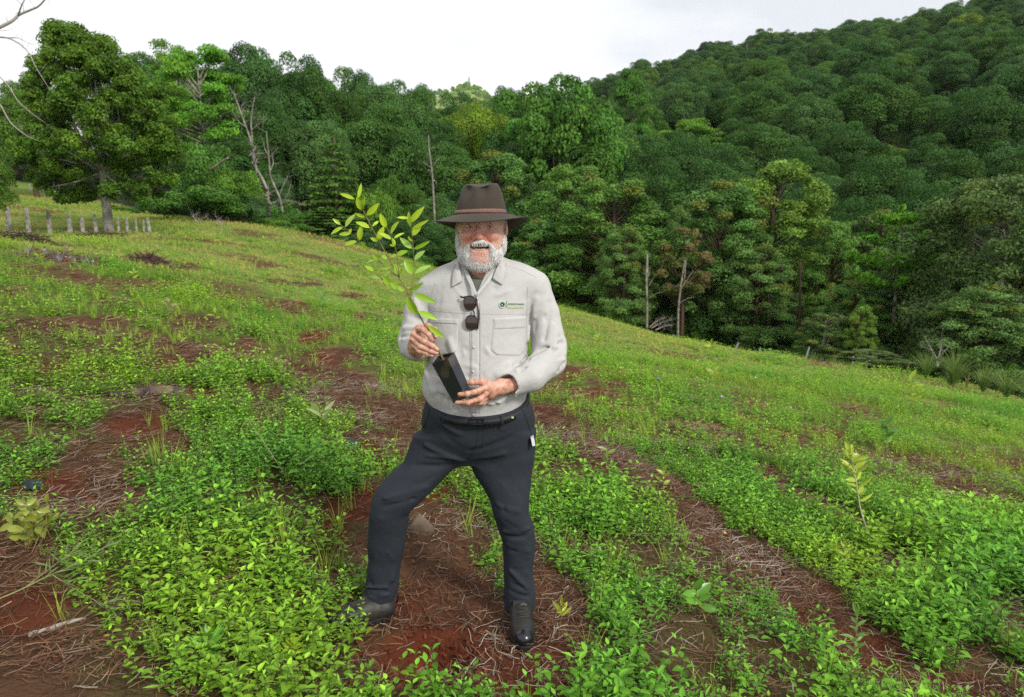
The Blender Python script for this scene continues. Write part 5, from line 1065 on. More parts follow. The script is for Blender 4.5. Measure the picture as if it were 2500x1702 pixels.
# ---- boots
def boot(ankle, heel, ball, toe, gz, laces, side):
    """everything given as 3-D points; gz: ground height under the sole"""
    allp = np.array([ankle, heel, ball, toe]); S_ = SDF(allp.min(0) - .10, allp.max(0) + .10, .004)
    ax = unit((toe - heel)[None])[0]; 
    S_.chain([ankle + [0, 0, .03], ankle, heel + [0, 0, .05]], [.050, .048, .044], .02); S_.chain([heel + [0, 0, .042], ball + [0, 0, .045], toe + [0, 0, .036]], [.040, .046, .036], .03)
    S_.chain([ankle - [0, 0, .01] + ax * .02, (ankle + ball) / 2 + [0, 0, .03], ball + [0, 0, .05]], [.040, .040, .034], .03)
    S_.D = np.maximum(S_.D, (gz + .012) - S_.Z)
    V, F = S_.net(); up = wear('boot', V, F, BOOT, None, 1); bt = bvh(relax(V, F, 1), F)
    Q = SDF(S_.lo, S_.lo + (S_.n - 1) * S_.h, .004); Q.chain([heel + [0, 0, .02], ball + [0, 0, .02], toe + [0, 0, .018]], [.043, .052, .040], .02); Q.D = np.maximum(Q.D, np.maximum(gz - Q.Z, Q.Z - (gz + .026)))
    V, F = Q.net(); wear('sole', V, F, mat('boot sole', (.014, .014, .015), .7, .3), None, 1, up)
    Q = SDF(S_.lo, S_.lo + (S_.n - 1) * S_.h, .004); Q.chain([ball * .35 + toe * .65 + [0, 0, .038], toe + [0, 0, .036]], [.0405, .0395], .01); Q.D = np.maximum(Q.D, (gz + .02) - Q.Z)
    V, F = Q.net(); wear('toe_cap', V, F, TOE, None, 1, up)
    mb = MB(); fwd = ax; sd2 = unit(np.cross(fwd, [0, 0, 1])[None])[0]
    for i in range(6):
        t = i / 5; c_ = (ankle + fwd * .035 + [0, 0, .01]) * (1 - t) + (ball + [0, 0, .088]) * t + fwd * .0; 
        ends = []
        for q in (-1, -.4, .4, 1):
            o = Vector(c_ + sd2 * .024 * q + np.array([0, 0, .12]) + fwd * .06 * (1 - t)); tgt = Vector(c_ + sd2 * .024 * q * (1 if i % 2 else .8) + fwd * (.008 * q * (1 if i % 2 else -1)) - np.array([0, 0, .05])); hit = bt.ray_cast(o, (tgt - o).normalized())
            if hit[0] is not None: ends.append(np.array(hit[0] + hit[1] * .002))
        if len(ends) > 2: mb.tube(ends, .0022, 5)
    for s2 in (-1, 1): mb.tube(smooth_path([ankle + fwd * .05 + [0, 0, .0], ankle + fwd * .065 + sd2 * .03 * s2 + [0, 0, .008], ankle + fwd * .05 + sd2 * .05 * s2 - [0, 0, .035]], 6), .0022, 5)
    if mb.V: link('laces', fmesh('laces', np.concatenate(mb.V) - np.array(person.location), np.concatenate(mb.F), None, True), mat('grey lace', (.06, .055, .045), .8, .2), up)
    return up, bt
gL = ground_hit(900, 1530); gR = ground_hit(1275, 1588); print('feet', gL, gR)
zl = float(terr(gL[0], gL[1])) ; a_ = P(928, 1470, BY + .02); zl = P(880, 1532, BY - .08)[2]; print('left foot z', zl, float(terr(P(880, 1532, BY - .08)[0], BY - .08)))
b1 = boot(a_, np.array([P(940, 1500, BY)[0], BY + .0, zl]), np.array([P(860, 1500, BY - .06)[0], BY - .07, zl]), np.array([P(823, 1500, BY - .10)[0], BY - .115, zl - .005]), zl, None, -1)
zr = P(1280, 1592, BY - .24)[2]; print('right foot z', zr, float(terr(P(1280, 1592, BY - .24)[0], BY - .24)))
a2 = P(1270, 1478, BY + .0); b2 = boot(a2, np.array([a2[0], BY + .01, zr + .005]), np.array([P(1275, 1550, BY - .15)[0], BY - .15, zr]), np.array([P(1279, 1560, BY - .205)[0], BY - .205, zr]), zr, None, 1)
mb = MB(); mb.add(*box(P(1268, 1478, BY - .068), np.array([.052, .006, .040]), np.array(Matrix.Rotation(R(-25), 3, 'X')))); link('tongue', fmesh('tongue', np.concatenate(mb.V) - np.array(person.location), np.concatenate(mb.F)), BLK, b2[0])
V, F = tube([P(1278 + 7.5 * math.cos(a), 1478 + 3.4 * math.sin(a), BY - .0735) for a in np.linspace(0, 6.283, 18)], .0010, 4); small('tongue_badge', V, F, mat('badge', (.40, .33, .25), .5, .3), b2[0])
V, F = tube(smooth_path([P(965, 1445, BY + .03), P(974, 1450, BY + .02), P(968, 1472, BY + .04)], 7), .004, 5); small('heel_loop', V, F, BLK, b1[0])
# ---------------------------------------------------------------- sapling in its pot, held by the man
def leaf_at(base, tip, w, rng, face=None, bend=.12, nseg=6, curl=.3):
    """one pointed oval leaf from base to tip (3-D points), width w, turned roughly to face"""
    base = np.array(base, float); tip = np.array(tip, float); ax = tip - base; L = np.linalg.norm(ax); ax = ax / L
    f = unit((np.array(face if face is not None else (0, -1, .35)) + rng.normal(size=3) * .35)[None])[0]; f = f - ax * (f @ ax); f /= np.linalg.norm(f); sd = np.cross(f, ax); V = []; F = []
    for i in range(nseg + 1):
        t = i / nseg; c = base + ax * L * t - f * bend * L * (t * t) + f * bend * L * .35 * t; k = math.sin(math.pi * min(1, t ** .85 * .97 + .015)) ** .8 * .5 * w
        V += [c - sd * k + f * k * curl, c - sd * k * .5 + f * k * curl * .35, c, c + sd * k * .5 + f * k * curl * .35, c + sd * k + f * k * curl]
    for i in range(nseg):
        for j in range(4): a = 5 * i + j; F.append((a, a + 1, a + 6, a + 5))
    return np.array(V), np.array(F)
SAPL = mat('young glossy leaf', attr=True, rough=.32, spec=.5, trans=.38)
STEM = mat('young stem', (.20, .14, .07), .7, .3, noise=.5, nscale=60)
def c3(x, y, Y): return P(800 + x * .2844, 430 + y * .2844, Y)
SY = 2.575
sap = empty('potted_sapling', tuple(P(1128, 968, 2.59))); tag(sap, 'young sapling with glossy yellow-green leaves in a black plastic tube, held by the man', 'sapling')
def lk(name, V, F, m, par, tint=None, smooth=True):
    root = par
    while root.parent: root = root.parent
    return link(name, fmesh(name, np.asarray(V) - np.array(root.location), np.asarray(F), tint, smooth), m, par)
rg = np.random.default_rng(77)
pl = lambda pts, Y0, Y1: [c3(x, y, Y0 + (Y1 - Y0) * i / (len(pts) - 1)) for i, (x, y) in enumerate(pts)]
main = [P(1085, 884, 2.595), P(1072, 858, 2.582)] + pl([(860, 1330), (780, 1180), (700, 1020), (610, 870), (520, 700), (430, 540), (330, 350), (290, 270), (262, 195)], 2.572, 2.50)
mb = MB(); mp_ = smooth_path(main, 40); mb.tube(mp_, np.interp(np.linspace(0, 1, 40), [0, .12, .4, 1], [.0052, .0034, .0026, .0011]), 7)
for pts, y0, y1 in (([(705, 1025), (725, 950), (740, 850), (742, 740), (735, 620), (722, 500), (710, 400), (700, 340)], 2.56, 2.62), ([(615, 865), (605, 780), (590, 650), (570, 580), (545, 520), (500, 430)], 2.54, 2.50), ([(590, 860), (500, 780), (430, 720), (350, 640), (270, 560), (190, 480), (110, 415)], 2.55, 2.56), ([(690, 1020), (620, 970), (560, 930), (490, 895), (440, 870), (400, 820), (390, 795)], 2.57, 2.60)):
    q = smooth_path(pl(pts, y0, y1), 18); mb.tube(q, np.linspace(.0019, .0009, 18), 6)
lk('stem', np.concatenate(mb.V), np.concatenate(mb.F), STEM, sap)
LV = [(260,190,290,62,32),(230,198,102,145,38),(295,290,250,185,60),(298,285,312,190,45),(335,335,440,235,55),(320,350,230,320,32),(150,435,228,325,50),(360,445,240,388,50),(275,550,285,425,56),(385,430,440,378,26),(110,415,45,365,32),(130,440,20,495,42),(200,490,95,500,35),(190,490,200,450,28),(250,560,137,590,42),(345,630,285,565,32),(500,440,450,325,56),(430,550,480,435,56),(540,495,600,388,50),(545,540,445,485,40),(570,535,655,482,32),(435,555,365,530,36),(572,605,555,530,42),(570,600,535,590,26),(440,715,385,665,50),(415,720,328,740,40),(520,700,460,685,45),(590,680,685,638,46),(590,680,540,690,36),(705,400,825,262,52),(712,430,690,305,52),(690,360,597,352,28),(725,450,862,380,32),(730,510,808,395,60),(725,620,618,528,52),(725,560,690,520,36),(740,625,880,560,36),(745,720,832,635,50),(736,840,660,725,72),(750,835,885,760,56),(610,850,575,750,62),(620,830,660,810,52),(540,780,450,800,28),(620,760,660,752,18),(395,815,322,772,40),(400,830,425,795,30),(450,880,345,855,36),(475,870,535,810,38),(550,935,475,865,60),(600,960,540,915,60),(650,990,600,945,46),(690,980,825,920,66),(740,1012,925,1085,60),(770,1185,675,1035,90),(775,1165,945,1230,56),(860,1285,1003,1388,52)]
Vs = []; Fs = []; Ts = []; k = 0
for i, (x0, y0, x1, y1, w) in enumerate(LV):
    low = y0 > 780; Yb = np.interp(y0, [200, 1300], [2.51, 2.567]) + (.035 if x0 > 690 and y0 < 1000 else 0); w = w * .2844 / FPX * Yb * .98
    edge = 1 if w < .0085 else 0; V, F = leaf_at(c3(x0, y0, Yb), c3(x1, y1, Yb - .01 + rg.normal() * .014), w, rg, (rg.normal() * .3, -1, .9) if edge else (rg.normal() * .3, -1, .35), .14)
    base = np.array([.48, .66, .04]) if y0 < 620 else np.array([.32, .54, .035]); c = base * rg.uniform(.85, 1.15)
    if edge or rg.random() < .12: c = c * .9 + np.array([.06, .08, .07])
    Vs.append(V); Fs.append(F + k); Ts.append(np.tile(c, (len(V), 1))); k += len(V)
lk('foliage', np.concatenate(Vs), np.concatenate(Fs), SAPL, sap, np.concatenate(Ts))
POT = mat('black pot plastic', (.016, .020, .026), .38, .5, col2=(.075, .060, .042), nscale=14, bump=.0008, bscale=40)
_r = [n for n in POT.node_tree.nodes if n.type == 'VALTORGB'][0]; _r.color_ramp.elements[0].position = .50; _r.color_ramp.elements[1].position = .64
top = [P(1055, 888, 2.60), P(1093, 876, 2.548), P(1108, 860, 2.585), P(1070, 869, 2.64)]; bot = [P(1108, 984, 2.592), P(1138, 972, 2.556), P(1148, 951, 2.585), P(1121, 962, 2.63)]
top = np.array(top); bot = np.array(bot); V = []; nT = 7
for t in np.linspace(0, 1, nT): V.append(top * (1 - t) + bot * t)
V = np.concatenate(V + [bot * .9 + bot.mean(0) * .1]); F = [(4 * i + j, 4 * i + (j + 1) % 4, 4 * i + 4 + (j + 1) % 4, 4 * i + 4 + j) for i in range(nT) for j in range(4)]
po = lk('pot', V, F + [(28, 29, 30, 31)], POT, sap, None, False); so = po.modifiers.new('wall', 'SOLIDIFY'); so.thickness = .0015; bv_ = po.modifiers.new('edge', 'BEVEL'); bv_.width = .0025; bv_.segments = 2
inn = top * .93 + top.mean(0) * .07 + (bot - top) * .07; n = 9; V = []; 
for j in range(n):
    for i in range(n): u, v = i / (n - 1), j / (n - 1); V.append((inn[0] * (1 - u) + inn[1] * u) * (1 - v) + (inn[3] * (1 - u) + inn[2] * u) * v + rg.normal(size=3) * .0022)
lk('potting_mix', V, [(j * n + i, j * n + i + 1, (j + 1) * n + i + 1, (j + 1) * n + i) for j in range(n - 1) for i in range(n - 1)], mat('potting mix', (.020, .013, .009), .95, .1, col2=(.12, .08, .04), nscale=90, bump=.003, bscale=120), sap)
# ---------------------------------------------------------------- sunglasses hooked into the shirt front
sg_ = empty('sunglasses', tuple(P(1152, 762, BY - .19))); tag(sg_, 'dark brown sunglasses hanging folded from the open shirt front', 'sunglasses')
FRM = mat('tortoise frame', (.022, .012, .012), .25, .5); LNS = mat('sunglass lens', (.040, .028, .020), .08, .6)
def lens(cx, cy, hw, hh, tilt):
    c = np.array(on_shirt(cx, cy, .0)); yy = c[1] - .014; c = P(cx, cy, yy); ring = []
    for a in np.linspace(0, 2 * math.pi, 29)[:-1]:
        u = math.copysign(abs(math.cos(a)) ** .75, math.cos(a)) * hw; w = math.copysign(abs(math.sin(a)) ** .75, math.sin(a)) * hh * (1 - .12 * math.cos(a)); ring.append(c + np.array([u * math.cos(tilt) - w * math.sin(tilt), .004 * (w / hh) ** 2 + .05 * u, u * math.sin(tilt) + w * math.cos(tilt)]))
    ring = np.array(ring); V, F = tube(np.vstack([ring, ring[:2]]), .0022, 6, False); lk('frame', V, F, FRM, sg_)
    m = len(ring); V = np.vstack([ring, ring * .5 + c * .5 - [0, .002, 0], [c - [0, .003, 0]]]); F = [(i, (i + 1) % m, m + (i + 1) % m, m + i) for i in range(m)] + [(m + i, m + (i + 1) % m, m + (i + 2) % m, 2 * m) for i in range(0, m, 2)]
    lk('lens', V, F, LNS, sg_); return c
cA = lens(1147, 740, .0225, .0275, R(8)); cB = lens(1152, 788, .0235, .0275, R(4))
V, F = tube(smooth_path([cA + [.012, -.003, -.027], cA * .5 + cB * .5 + [.014, -.006, 0], cB + [.010, -.003, .027]], 7), .0028, 6); lk('bridge', V, F, FRM, sg_)
V, F = tube(smooth_path([cA + [-.018, 0, .024], cA + [-.030, .004, .020], cA + [-.036, .012, .026]], 6), .0036, 6); lk('temple', V, F, FRM, sg_)
V, F = tube(smooth_path([cB + [.022, 0, -.026], cB + [.028, .006, .02], cB + [.026, .012, .05], cA + [.024, .016, .02]], 9), .0032, 6); lk('temple', V, F, FRM, sg_)
# ---------------------------------------------------------------- big tree and fences on the left
def big_left_tree():
    Y = 28.; base = P(266, 570, Y); zb = float(terr0(base[0], Y)); topz = P(200, 60, Y)[2]; H = topz - zb; s_ = Y / FPX; rng = np.random.default_rng(9); blobs = []
    env = [(62, 200, 34), (90, 130, 240), (160, 90, 320), (230, 70, 390), (330, 60, 450), (400, 80, 455), (450, 130, 430), (500, 190, 360), (540, 230, 320)]   # py, left px, right px of the crown
    env = [(66, 125, 165), (90, 118, 215), (120, 110, 290), (160, 95, 320), (230, 80, 400), (330, 65, 445), (400, 70, 450), (450, 95, 430), (490, 140, 400)]
    E_ = np.array(env, float)
    for i in range(560):
        py = rng.uniform(70, 495); l = np.interp(py, E_[:, 0], E_[:, 1]); r = np.interp(py, E_[:, 0], E_[:, 2]); m = (l + r) / 2; hw = (r - l) / 2; q = rng.uniform(-1, 1)
        if py > 430 and abs(m + q * hw - 262) < 38: continue
        dd = math.sqrt(max(0, 1 - q * q)) * rng.uniform(-1, .6)
        a = P(m + q * hw * .93, py, Y); blobs.append((a[0] - base[0], dd * hw * s_ * .9, a[2] - zb, *([rng.uniform(.20, .42)] * 3)))
    V, F, T = blob_cloud(blobs, 230, .062, (.070, .125, .022), rng, aspect=1.9, lo=.15, yel=.40, var=.25)
    e = empty('tree', (base[0], Y, zb)); tag(e, 'big olive-green tree with lichened pale trunk standing behind the left fence', 'tree'); link('crown', fmesh('crown_big', V, F, T), LEAF, e)
    mb = MB(); mb.tube(smooth_path([(0, 0, -.5), (-.02, 0, .2), (.02, 0, 1.0), (-.08, 0, 2.2), (-.1, 0, 3.4), (0, 0, 5.5), (-.6, 0, 7.2)], 14), [.27, .22, .19, .18, .17, .16, .14, .12, .10, .08, .06, .05, .03, .02], 12)
    limbs(mb, (-.1, 0, 2.4), [b[:3] for b in blobs[::16]], .05, rng); limbs(mb, (-.1, 0, 3.6), [b[:3] for b in blobs[4::18]], .04, rng)
    link('trunk', mb.mesh('trunk_big', True), mat('lichened bark', (.46, .45, .40), .9, .1, col2=(.17, .15, .12), nscale=3.2, bump=.02, bscale=22), e)
big_left_tree()
POST = mat('weathered post', (.38, .36, .32), .9, .1, col2=(.13, .12, .11), nscale=7, bump=.006, bscale=40); GAL = mat('grey steel picket', (.24, .27, .29), .55, .5); RUST = mat('rusty picket', (.16, .075, .05), .8, .3)
def post(px, pt, pb, w, label, group, m=POST, cat='fence post', name='fence_post', dx=0, Y=None, sides=6):
    b = ground_hit(px, pb) if Y is None else P(px, pb, Y); 
    if Y is not None: b[2] = float(terr(b[0], Y))
    h = (pb - pt) * b[1] / FPX; rad = w / 2 * b[1] / FPX; rng = np.random.default_rng(int(px * 7))
    pts = [np.array([0, 0, -.25]), np.array([dx * .3 * b[1] / FPX, 0, h * .35]), np.array([dx * b[1] / FPX, rng.normal() * .02, h])]
    V, F = tube(smooth_path(pts, 6), [rad * 1.05, rad, rad * 1.02, rad * .96, rad * .95, rad * .8], sides); V[:, :2] += rng.normal(size=(len(V), 2)) * rad * .07
    o = link(name, fmesh(name, V, F, None, False), m); o.location = b; return tag(o, label, cat, group)
FG = 'split wooden posts of the left fence'
ords = ['leftmost wooden fence post at the edge of the picture', 'tall grey split post second from the left edge', 'weathered post third from the left edge', 'pale wide split post midway between the left edge and the trunk', 'narrow post just right of the pale wide one', 'last post left of the lichened tree trunk', 'slim post just right of the lichened tree trunk', 'dark post second right of the lichened trunk', 'thin post third right of the lichened trunk', 'thin post beside the leaning end post', 'leaning end post at the bushes, rightmost of the row']
for (px, pt, pb, w), lb in zip([(23, 512, 580, 11), (73, 516, 584, 10), (124, 518, 580, 11), (173, 520, 570, 11), (204, 526, 568, 9), (236, 528, 574, 9), (291, 532, 572, 6), (312, 534, 572, 7), (334, 532, 566, 5), (352, 534, 566, 5), (366, 526, 562, 8)], ords): post(px, pt, pb, w, lb, FG, dx=-3 if px == 366 else (2 if px < 60 else -1), Y=27.2)
for (px, pt, pb), lb in zip([(74, 441, 456), (134, 446, 470), (180, 452, 474)], ['small white post far up the left paddock, leftmost', 'white post of the far paddock fence, middle one of three', 'far paddock post partly behind the big tree']): post(px, pt, pb, 4.5, lb, 'far paddock posts', mat('pale post', (.5, .48, .44), .8), Y=55.)
for i, (bx, by, tx, ty) in enumerate([(1504, 788, 1519, 768), (1634, 806, 1646, 793), (1706, 825, 1720, 807), (1790, 847, 1803, 822), (1855, 850, 1856, 822), (1871, 861, 1883, 833), (1963, 887, 1973, 845), (2078, 903, 2081, 868), (2207, 932, 2217, 896), (2355, 969, 2362, 930)]):
    lb = ['leaning steel picket nearest the pale thin trunk', 'short leaning steel picket by the brushwood heap', 'tilted grey picket before the slender trunks', 'tilted steel picket left of the upright one', 'upright thin steel picket before the dark trunks', 'tilted picket just right of the upright one', 'tall grey picket with blue foot at the bend of the fence', 'upright grey picket beside the tussocks', 'rusty short picket left of the large tussocks', 'rusty picket farthest right below the tussocks'][i]
    post(bx, ty, by + 3, 5.0, lb, 'steel pickets of the lower fence', GAL if i < 8 else RUST, 'fence picket', 'fence_picket', dx=tx - bx, Y=[36, 35, 34, 31.5, 30, 29.5, 25.5, 22.5, 20.5, 17.8][i], sides=4)
# ---------------------------------------------------------------- dead trees, bare branches
def wood_px(name, polys, Y, r0, label, cat, m=DEAD, twig=0, seed=1, group=None, root=None, dep=.6, kids='trunk'):
    """bare wood drawn as branching polylines (photo px) at one distance, with depth wander"""
    rng = np.random.default_rng(seed); mb = MB(); b0 = P(*polys[0][0][0], Y); zt = float(terr0(b0[0], Y)) if root is None else root[2]; base = np.array([b0[0], Y, zt]) if root is None else np.array(root)
    for pts, ra, rb in polys:
        wd = np.cumsum(rng.normal(0, dep / len(pts), len(pts))); p3 = [P(x, y, Y + wd[i]) for i, (x, y) in enumerate(pts)]
        q = smooth_path(p3, max(8, 4 * len(pts))); mb.tube(q - base, np.linspace(ra, rb, len(q)) * r0, 7)
        for k in range(int(twig * len(pts))):
            a = q[rng.integers(len(q) // 3, len(q))]; dirn = unit(rng.normal(size=(1, 3)) + np.array([[0, 0, .6]]))[0]; L = rng.uniform(.25, .9) * r0 * 8
            b = a + dirn * L; cc = b + unit(dirn[None] + rng.normal(size=(1, 3)) * .6)[0] * L * .7; mb.tube(smooth_path([a, b, cc], 6) - base, np.linspace(r0 * rb * .7, r0 * .05, 6), 4)
    o = link(name, mb.mesh(name, True), m); o.location = base; return tag(o, label, cat, group)
PB = mat('bleached dead bark', (.32, .30, .26), .85, .1, col2=(.15, .13, .11), nscale=3, bump=.008, bscale=25)
wood_px('dead_tree', [([(657, 528), (654, 490), (652, 463)], 1.4, 1.2), ([(652, 463), (640, 435), (626, 415), (619, 385), (619, 364)], 1.1, .9), ([(619, 364), (610, 336), (592, 286), (578, 248), (570, 225)], .8, .3), ([(617, 350), (612, 300), (617, 258), (622, 235)], .6, .2), ([(612, 320), (632, 302), (652, 290)], .45, .15), ([(600, 310), (585, 300), (566, 270)], .4, .1)], 40.5, .080, 'leaning dead tree with bare twiggy crown before the dark wall', 'dead tree', PB, 5, 3)
wood_px('dead_tree', [([(690, 520), (684, 485), (668, 450), (659, 428), (656, 378), (650, 322)], 1.0, .25), ([(658, 420), (668, 400), (664, 372)], .5, .15), ([(655, 380), (645, 362), (643, 350)], .4, .12), ([(680, 480), (695, 445), (702, 430)], .5, .15), ([(663, 497), (684, 488), (719, 492), (748, 504)], .6, .2), ([(690, 500), (705, 470), (712, 440)], .4, .1)], 40, .075, 'grey dead snag with spiky top right of the leaning dead tree', 'dead tree', PB, 3, 4)
wood_px('bare_tree', [([(1062, 545), (1061, 531), (1057, 449), (1054, 410), (1047, 361)], 1, .5), ([(1055, 409), (1064, 395), (1072, 387)], .7, .4), ([(1054, 412), (1043, 402), (1032, 396)], .5, .2), ([(1047, 361), (1046, 330)], .5, .3)], 44, .075, 'thin pale forked trunk rising left of the hat', 'bare tree', PB, 1, 5)
wood_px('bare_shrub', [([(2289, 895), (2289, 880), (2272, 850), (2255, 817)], 1, .2), ([(2289, 880), (2305, 858), (2330, 836)], .8, .2), ([(2289, 880), (2298, 850), (2300, 828)], .6, .15), ([(2275, 855), (2262, 850), (2245, 846)], .4, .1)], 19.5, .035, 'bare pale branching shrub in front of the dark undergrowth', 'bare shrub', PB, 3, 6)
wood_px('dead_branch', [([(470, 560), (500, 552), (545, 556)], 1, .3), ([(500, 556), (480, 540), (470, 525)], .7, .2), ([(560, 565), (545, 550), (530, 535)], .9, .3)], 32.5, .05, 'dead grey branches lying under the broad bush', 'dead branch', DEAD, 8, 7)
wood_px('dead_branch', [([(515, 415), (535, 400), (557, 385)], 1, .6)], 33, .07, 'broken grey limb sticking out of the bush', 'dead branch', PB, 0, 8)
wood_px('brushwood', [([(1590, 802), (1610, 790), (1640, 780)], 1, .3), ([(1585, 800), (1600, 786), (1622, 776)], 1, .3), ([(1600, 806), (1625, 795), (1640, 795)], 1, .3)], 35, .03, 'heap of bare brushwood at the foot of the pale trunked tree', 'brushwood', DEAD, 14, 9)
r_ = P(-260, 700, 13.5); r_[2] = float(terr0(r_[0], 13.5))
wood_px('bare_branches', [([(-260, 760), (-240, 500), (-200, 260), (-120, 120)], 3.4, 2.0), ([(-120, 120), (-50, 92), (0, 66), (30, 52), (45, 36), (70, 26), (95, 16), (115, -8)], 1.5, .5), ([(44, 38), (52, 14), (66, -12)], .6, .3), ([(-120, 130), (-60, 96), (0, 90), (23, 93), (50, 108), (72, 130), (84, 158), (98, 182), (121, 218)], .8, .12), ([(20, 92), (45, 92), (70, 106), (85, 108)], .35, .08), ([(-200, 260), (-80, 160), (-10, 178), (23, 212), (42, 246), (72, 273), (110, 300)], .7, .1), ([(-200, 280), (-60, 200), (0, 252), (23, 299), (61, 330), (95, 345)], .8, .15), ([(-100, 120), (-30, 78), (8, 74), (16, 76)], .35, .1)], 13.5, .026, 'bare grey branches of a dead tree reaching in at the top left corner', 'dead tree', DEAD, 1, 10, root=tuple(r_))
for px, pb, pt, w, Y, rr, lb in [(1579, 800, 680, 9, 35.5, .072, 'pale straight trunk standing in the grass edge, left one of two pale trunks'), (1655, 812, 690, 8, 34.5, .065, 'pale bent trunk under the reddish dying tree')]:
    wood_px('bare_tree', [([(px, pb + 12), (px + 1, pb - 60), (px + (8 if px > 1600 else -1), pb - 120), (px + (20 if px > 1600 else 2), pb - 190), (px + (16 if px > 1600 else 3), pt)], 1, .35), ([(px + 4, pb - 100), (px + 22, pb - 130), (px + 38, pb - 150)], .4, .12), ([(px + 2, pb - 70), (px + 24, pb - 84), (px + 40, pb - 86)], .3, .1)], Y, rr, lb, 'tree', PALE, .6, int(px))
DT = mat('dark reddish bark', (.075, .045, .038), .9, .1, noise=.6, nscale=8)
for px, pb, pt, Y, lb in [(1494, 790, 710, 36, 'dark double trunk where the plantation begins'), (1771, 835, 715, 32.5, 'reddish dark trunk in the middle of the plantation row'), (1792, 838, 735, 33, 'thinner dark trunk right of the reddish one'), (1873, 840, 690, 31.5, 'dark straight trunk left of the tallest dark trunk'), (1908, 848, 640, 31, 'long dark trunk between two crowns'), (1951, 862, 640, 29, 'tallest dark trunk of the row, standing near the fence bend'), (1704, 822, 720, 34, 'slender crooked grey stem before the bushes'), (1745, 828, 700, 34, 'thin brown stem left of the reddish trunk')]:
    thin = px in (1704, 1745); wood_px('gum_tree', [([(px, pb + 45), (px + 1, (pb * 2 + pt) / 3), (px + 3, pt)], 1, .6)], Y + 4.5, .045 if thin else .085, lb, 'tree', PALE if thin else DT, 0, int(px) + 1)
# ---------------------------------------------------------------- plants one can tell apart
def plant3(name, stem, lv, label, cat, col, sr=.003, stemcol=(.25, .24, .12), seed=1, group=None, smat=None):
    """stem: list of 3-D polylines; lv: list of (base, tip, width)"""
    rng = np.random.default_rng(seed); base = np.array(stem[0][0]); e = empty(name, tuple(base)); tag(e, label, cat, group); mb = MB()
    for i, s_ in enumerate(stem): q = smooth_path(s_, 14); mb.tube(q - base, np.linspace(sr * (1 if i == 0 else .6), sr * .35, 14), 6)
    link('stem', mb.mesh('stem', True), smat or mat('stem of ' + name, stemcol, .7, .3), e); Vs = []; Fs = []; Ts = []; k = 0
    for b, t, w in lv:
        V, F = leaf_at(b, t, w, rng, (rng.normal() * .4, -.7, .7), .22, 4); Vs.append(V - base); Fs.append(F + k); Ts.append(np.tile(np.array(col) * rng.uniform(.75, 1.25), (len(V), 1))); k += len(V)
    link('foliage', fmesh('foliage', np.concatenate(Vs), np.concatenate(Fs), np.concatenate(Ts), True), SAPL, e); return e
def seedling(px, pb, pt, n, L, w, label, col=(.30, .42, .05), lean=0, seed=1, t0=.35, up=.5, sr=.0025, stemcol=(.25, .24, .12), group=None, name='seedling', path=None, cat='seedling'):
    b = ground_hit(px, pb); Y = b[1]; s_ = Y / FPX; rng = np.random.default_rng(seed); b[2] -= .01
    pts = [b] + [P(x, y, Y - .01 * i) for i, (x, y) in enumerate(path or [(px + lean * .5, (pb + pt) / 2), (px + lean, pt)])]; q = smooth_path(pts, 20); lv = []
    for i in range(n):
        t = t0 + (1 - t0) * i / max(1, n - 1); a = q[min(19, int(t * 19))]; ph = i * 2.4 + rng.normal() * .4; d = np.array([math.cos(ph), math.sin(ph) * .8, up + rng.normal() * .25]); d = d / np.linalg.norm(d); LL_ = L * s_ * rng.uniform(.7, 1.2) * (1 if t < .9 else .75)
        if t > .93: d = unit((d + [0, 0, 1.3])[None])[0]
        lv.append((a, a + d * LL_, w * s_ * rng.uniform(.8, 1.2)))
    return plant3(name, [pts], lv, label, cat, col, sr, stemcol, seed, group)
seedling(2133, 1345, 1095, 26, 40, 11, 'tall leaning sapling with pale bare stem and yellow-green top, right of the man', (.46, .56, .06), seed=2, t0=.52, up=.6, sr=.0058, stemcol=(.48, .43, .33), path=[(2120, 1300), (2100, 1250), (2092, 1180), (2082, 1130), (2076, 1100)], name='sapling', cat='sapling')
seedling(1484, 1145, 1058, 9, 30, 8, 'slim upright seedling with narrow leaves on the soil strip beside the man', (.22, .36, .05), seed=3, t0=.15)
seedling(850, 1085, 1000, 8, 48, 12, 'pale long-leaved seedling leaning out of a black tube', (.28, .36, .12), path=[(820, 1050), (790, 1022), (772, 1008)], seed=4, t0=.6, up=.7, sr=.003)
seedling(1725, 1520, 1440, 6, 46, 24, 'broad-leaved seedling with yellow stem among the right-hand weeds', (.16, .40, .04), lean=-28, seed=5, t0=.5, up=.3, sr=.003, stemcol=(.35, .38, .06))
seedling(2085, 1640, 1500, 18, 40, 10, 'wispy young seedling before the tall clump of weeds at lower right', (.17, .30, .05), lean=8, seed=6, t0=.2, up=.5)
seedling(1362, 1570, 1475, 8, 34, 9, 'yellow-tipped seedling on bare stalk right of the boot', (.42, .46, .04), lean=12, seed=7, t0=.7, up=.9, stemcol=(.18, .12, .05))
seedling(510, 1620, 1560, 22, 62, 11, 'star-shaped weed with long narrow leaves in the foreground', (.16, .38, .04), seed=8, t0=.5, up=.45, name='weed_plant', cat='weed')
seedling(712, 1625, 1570, 12, 42, 8, 'small yellow star-shaped weed near the lower left of the boot', (.38, .50, .03), seed=9, t0=.5, up=.6, name='weed_plant', cat='weed')
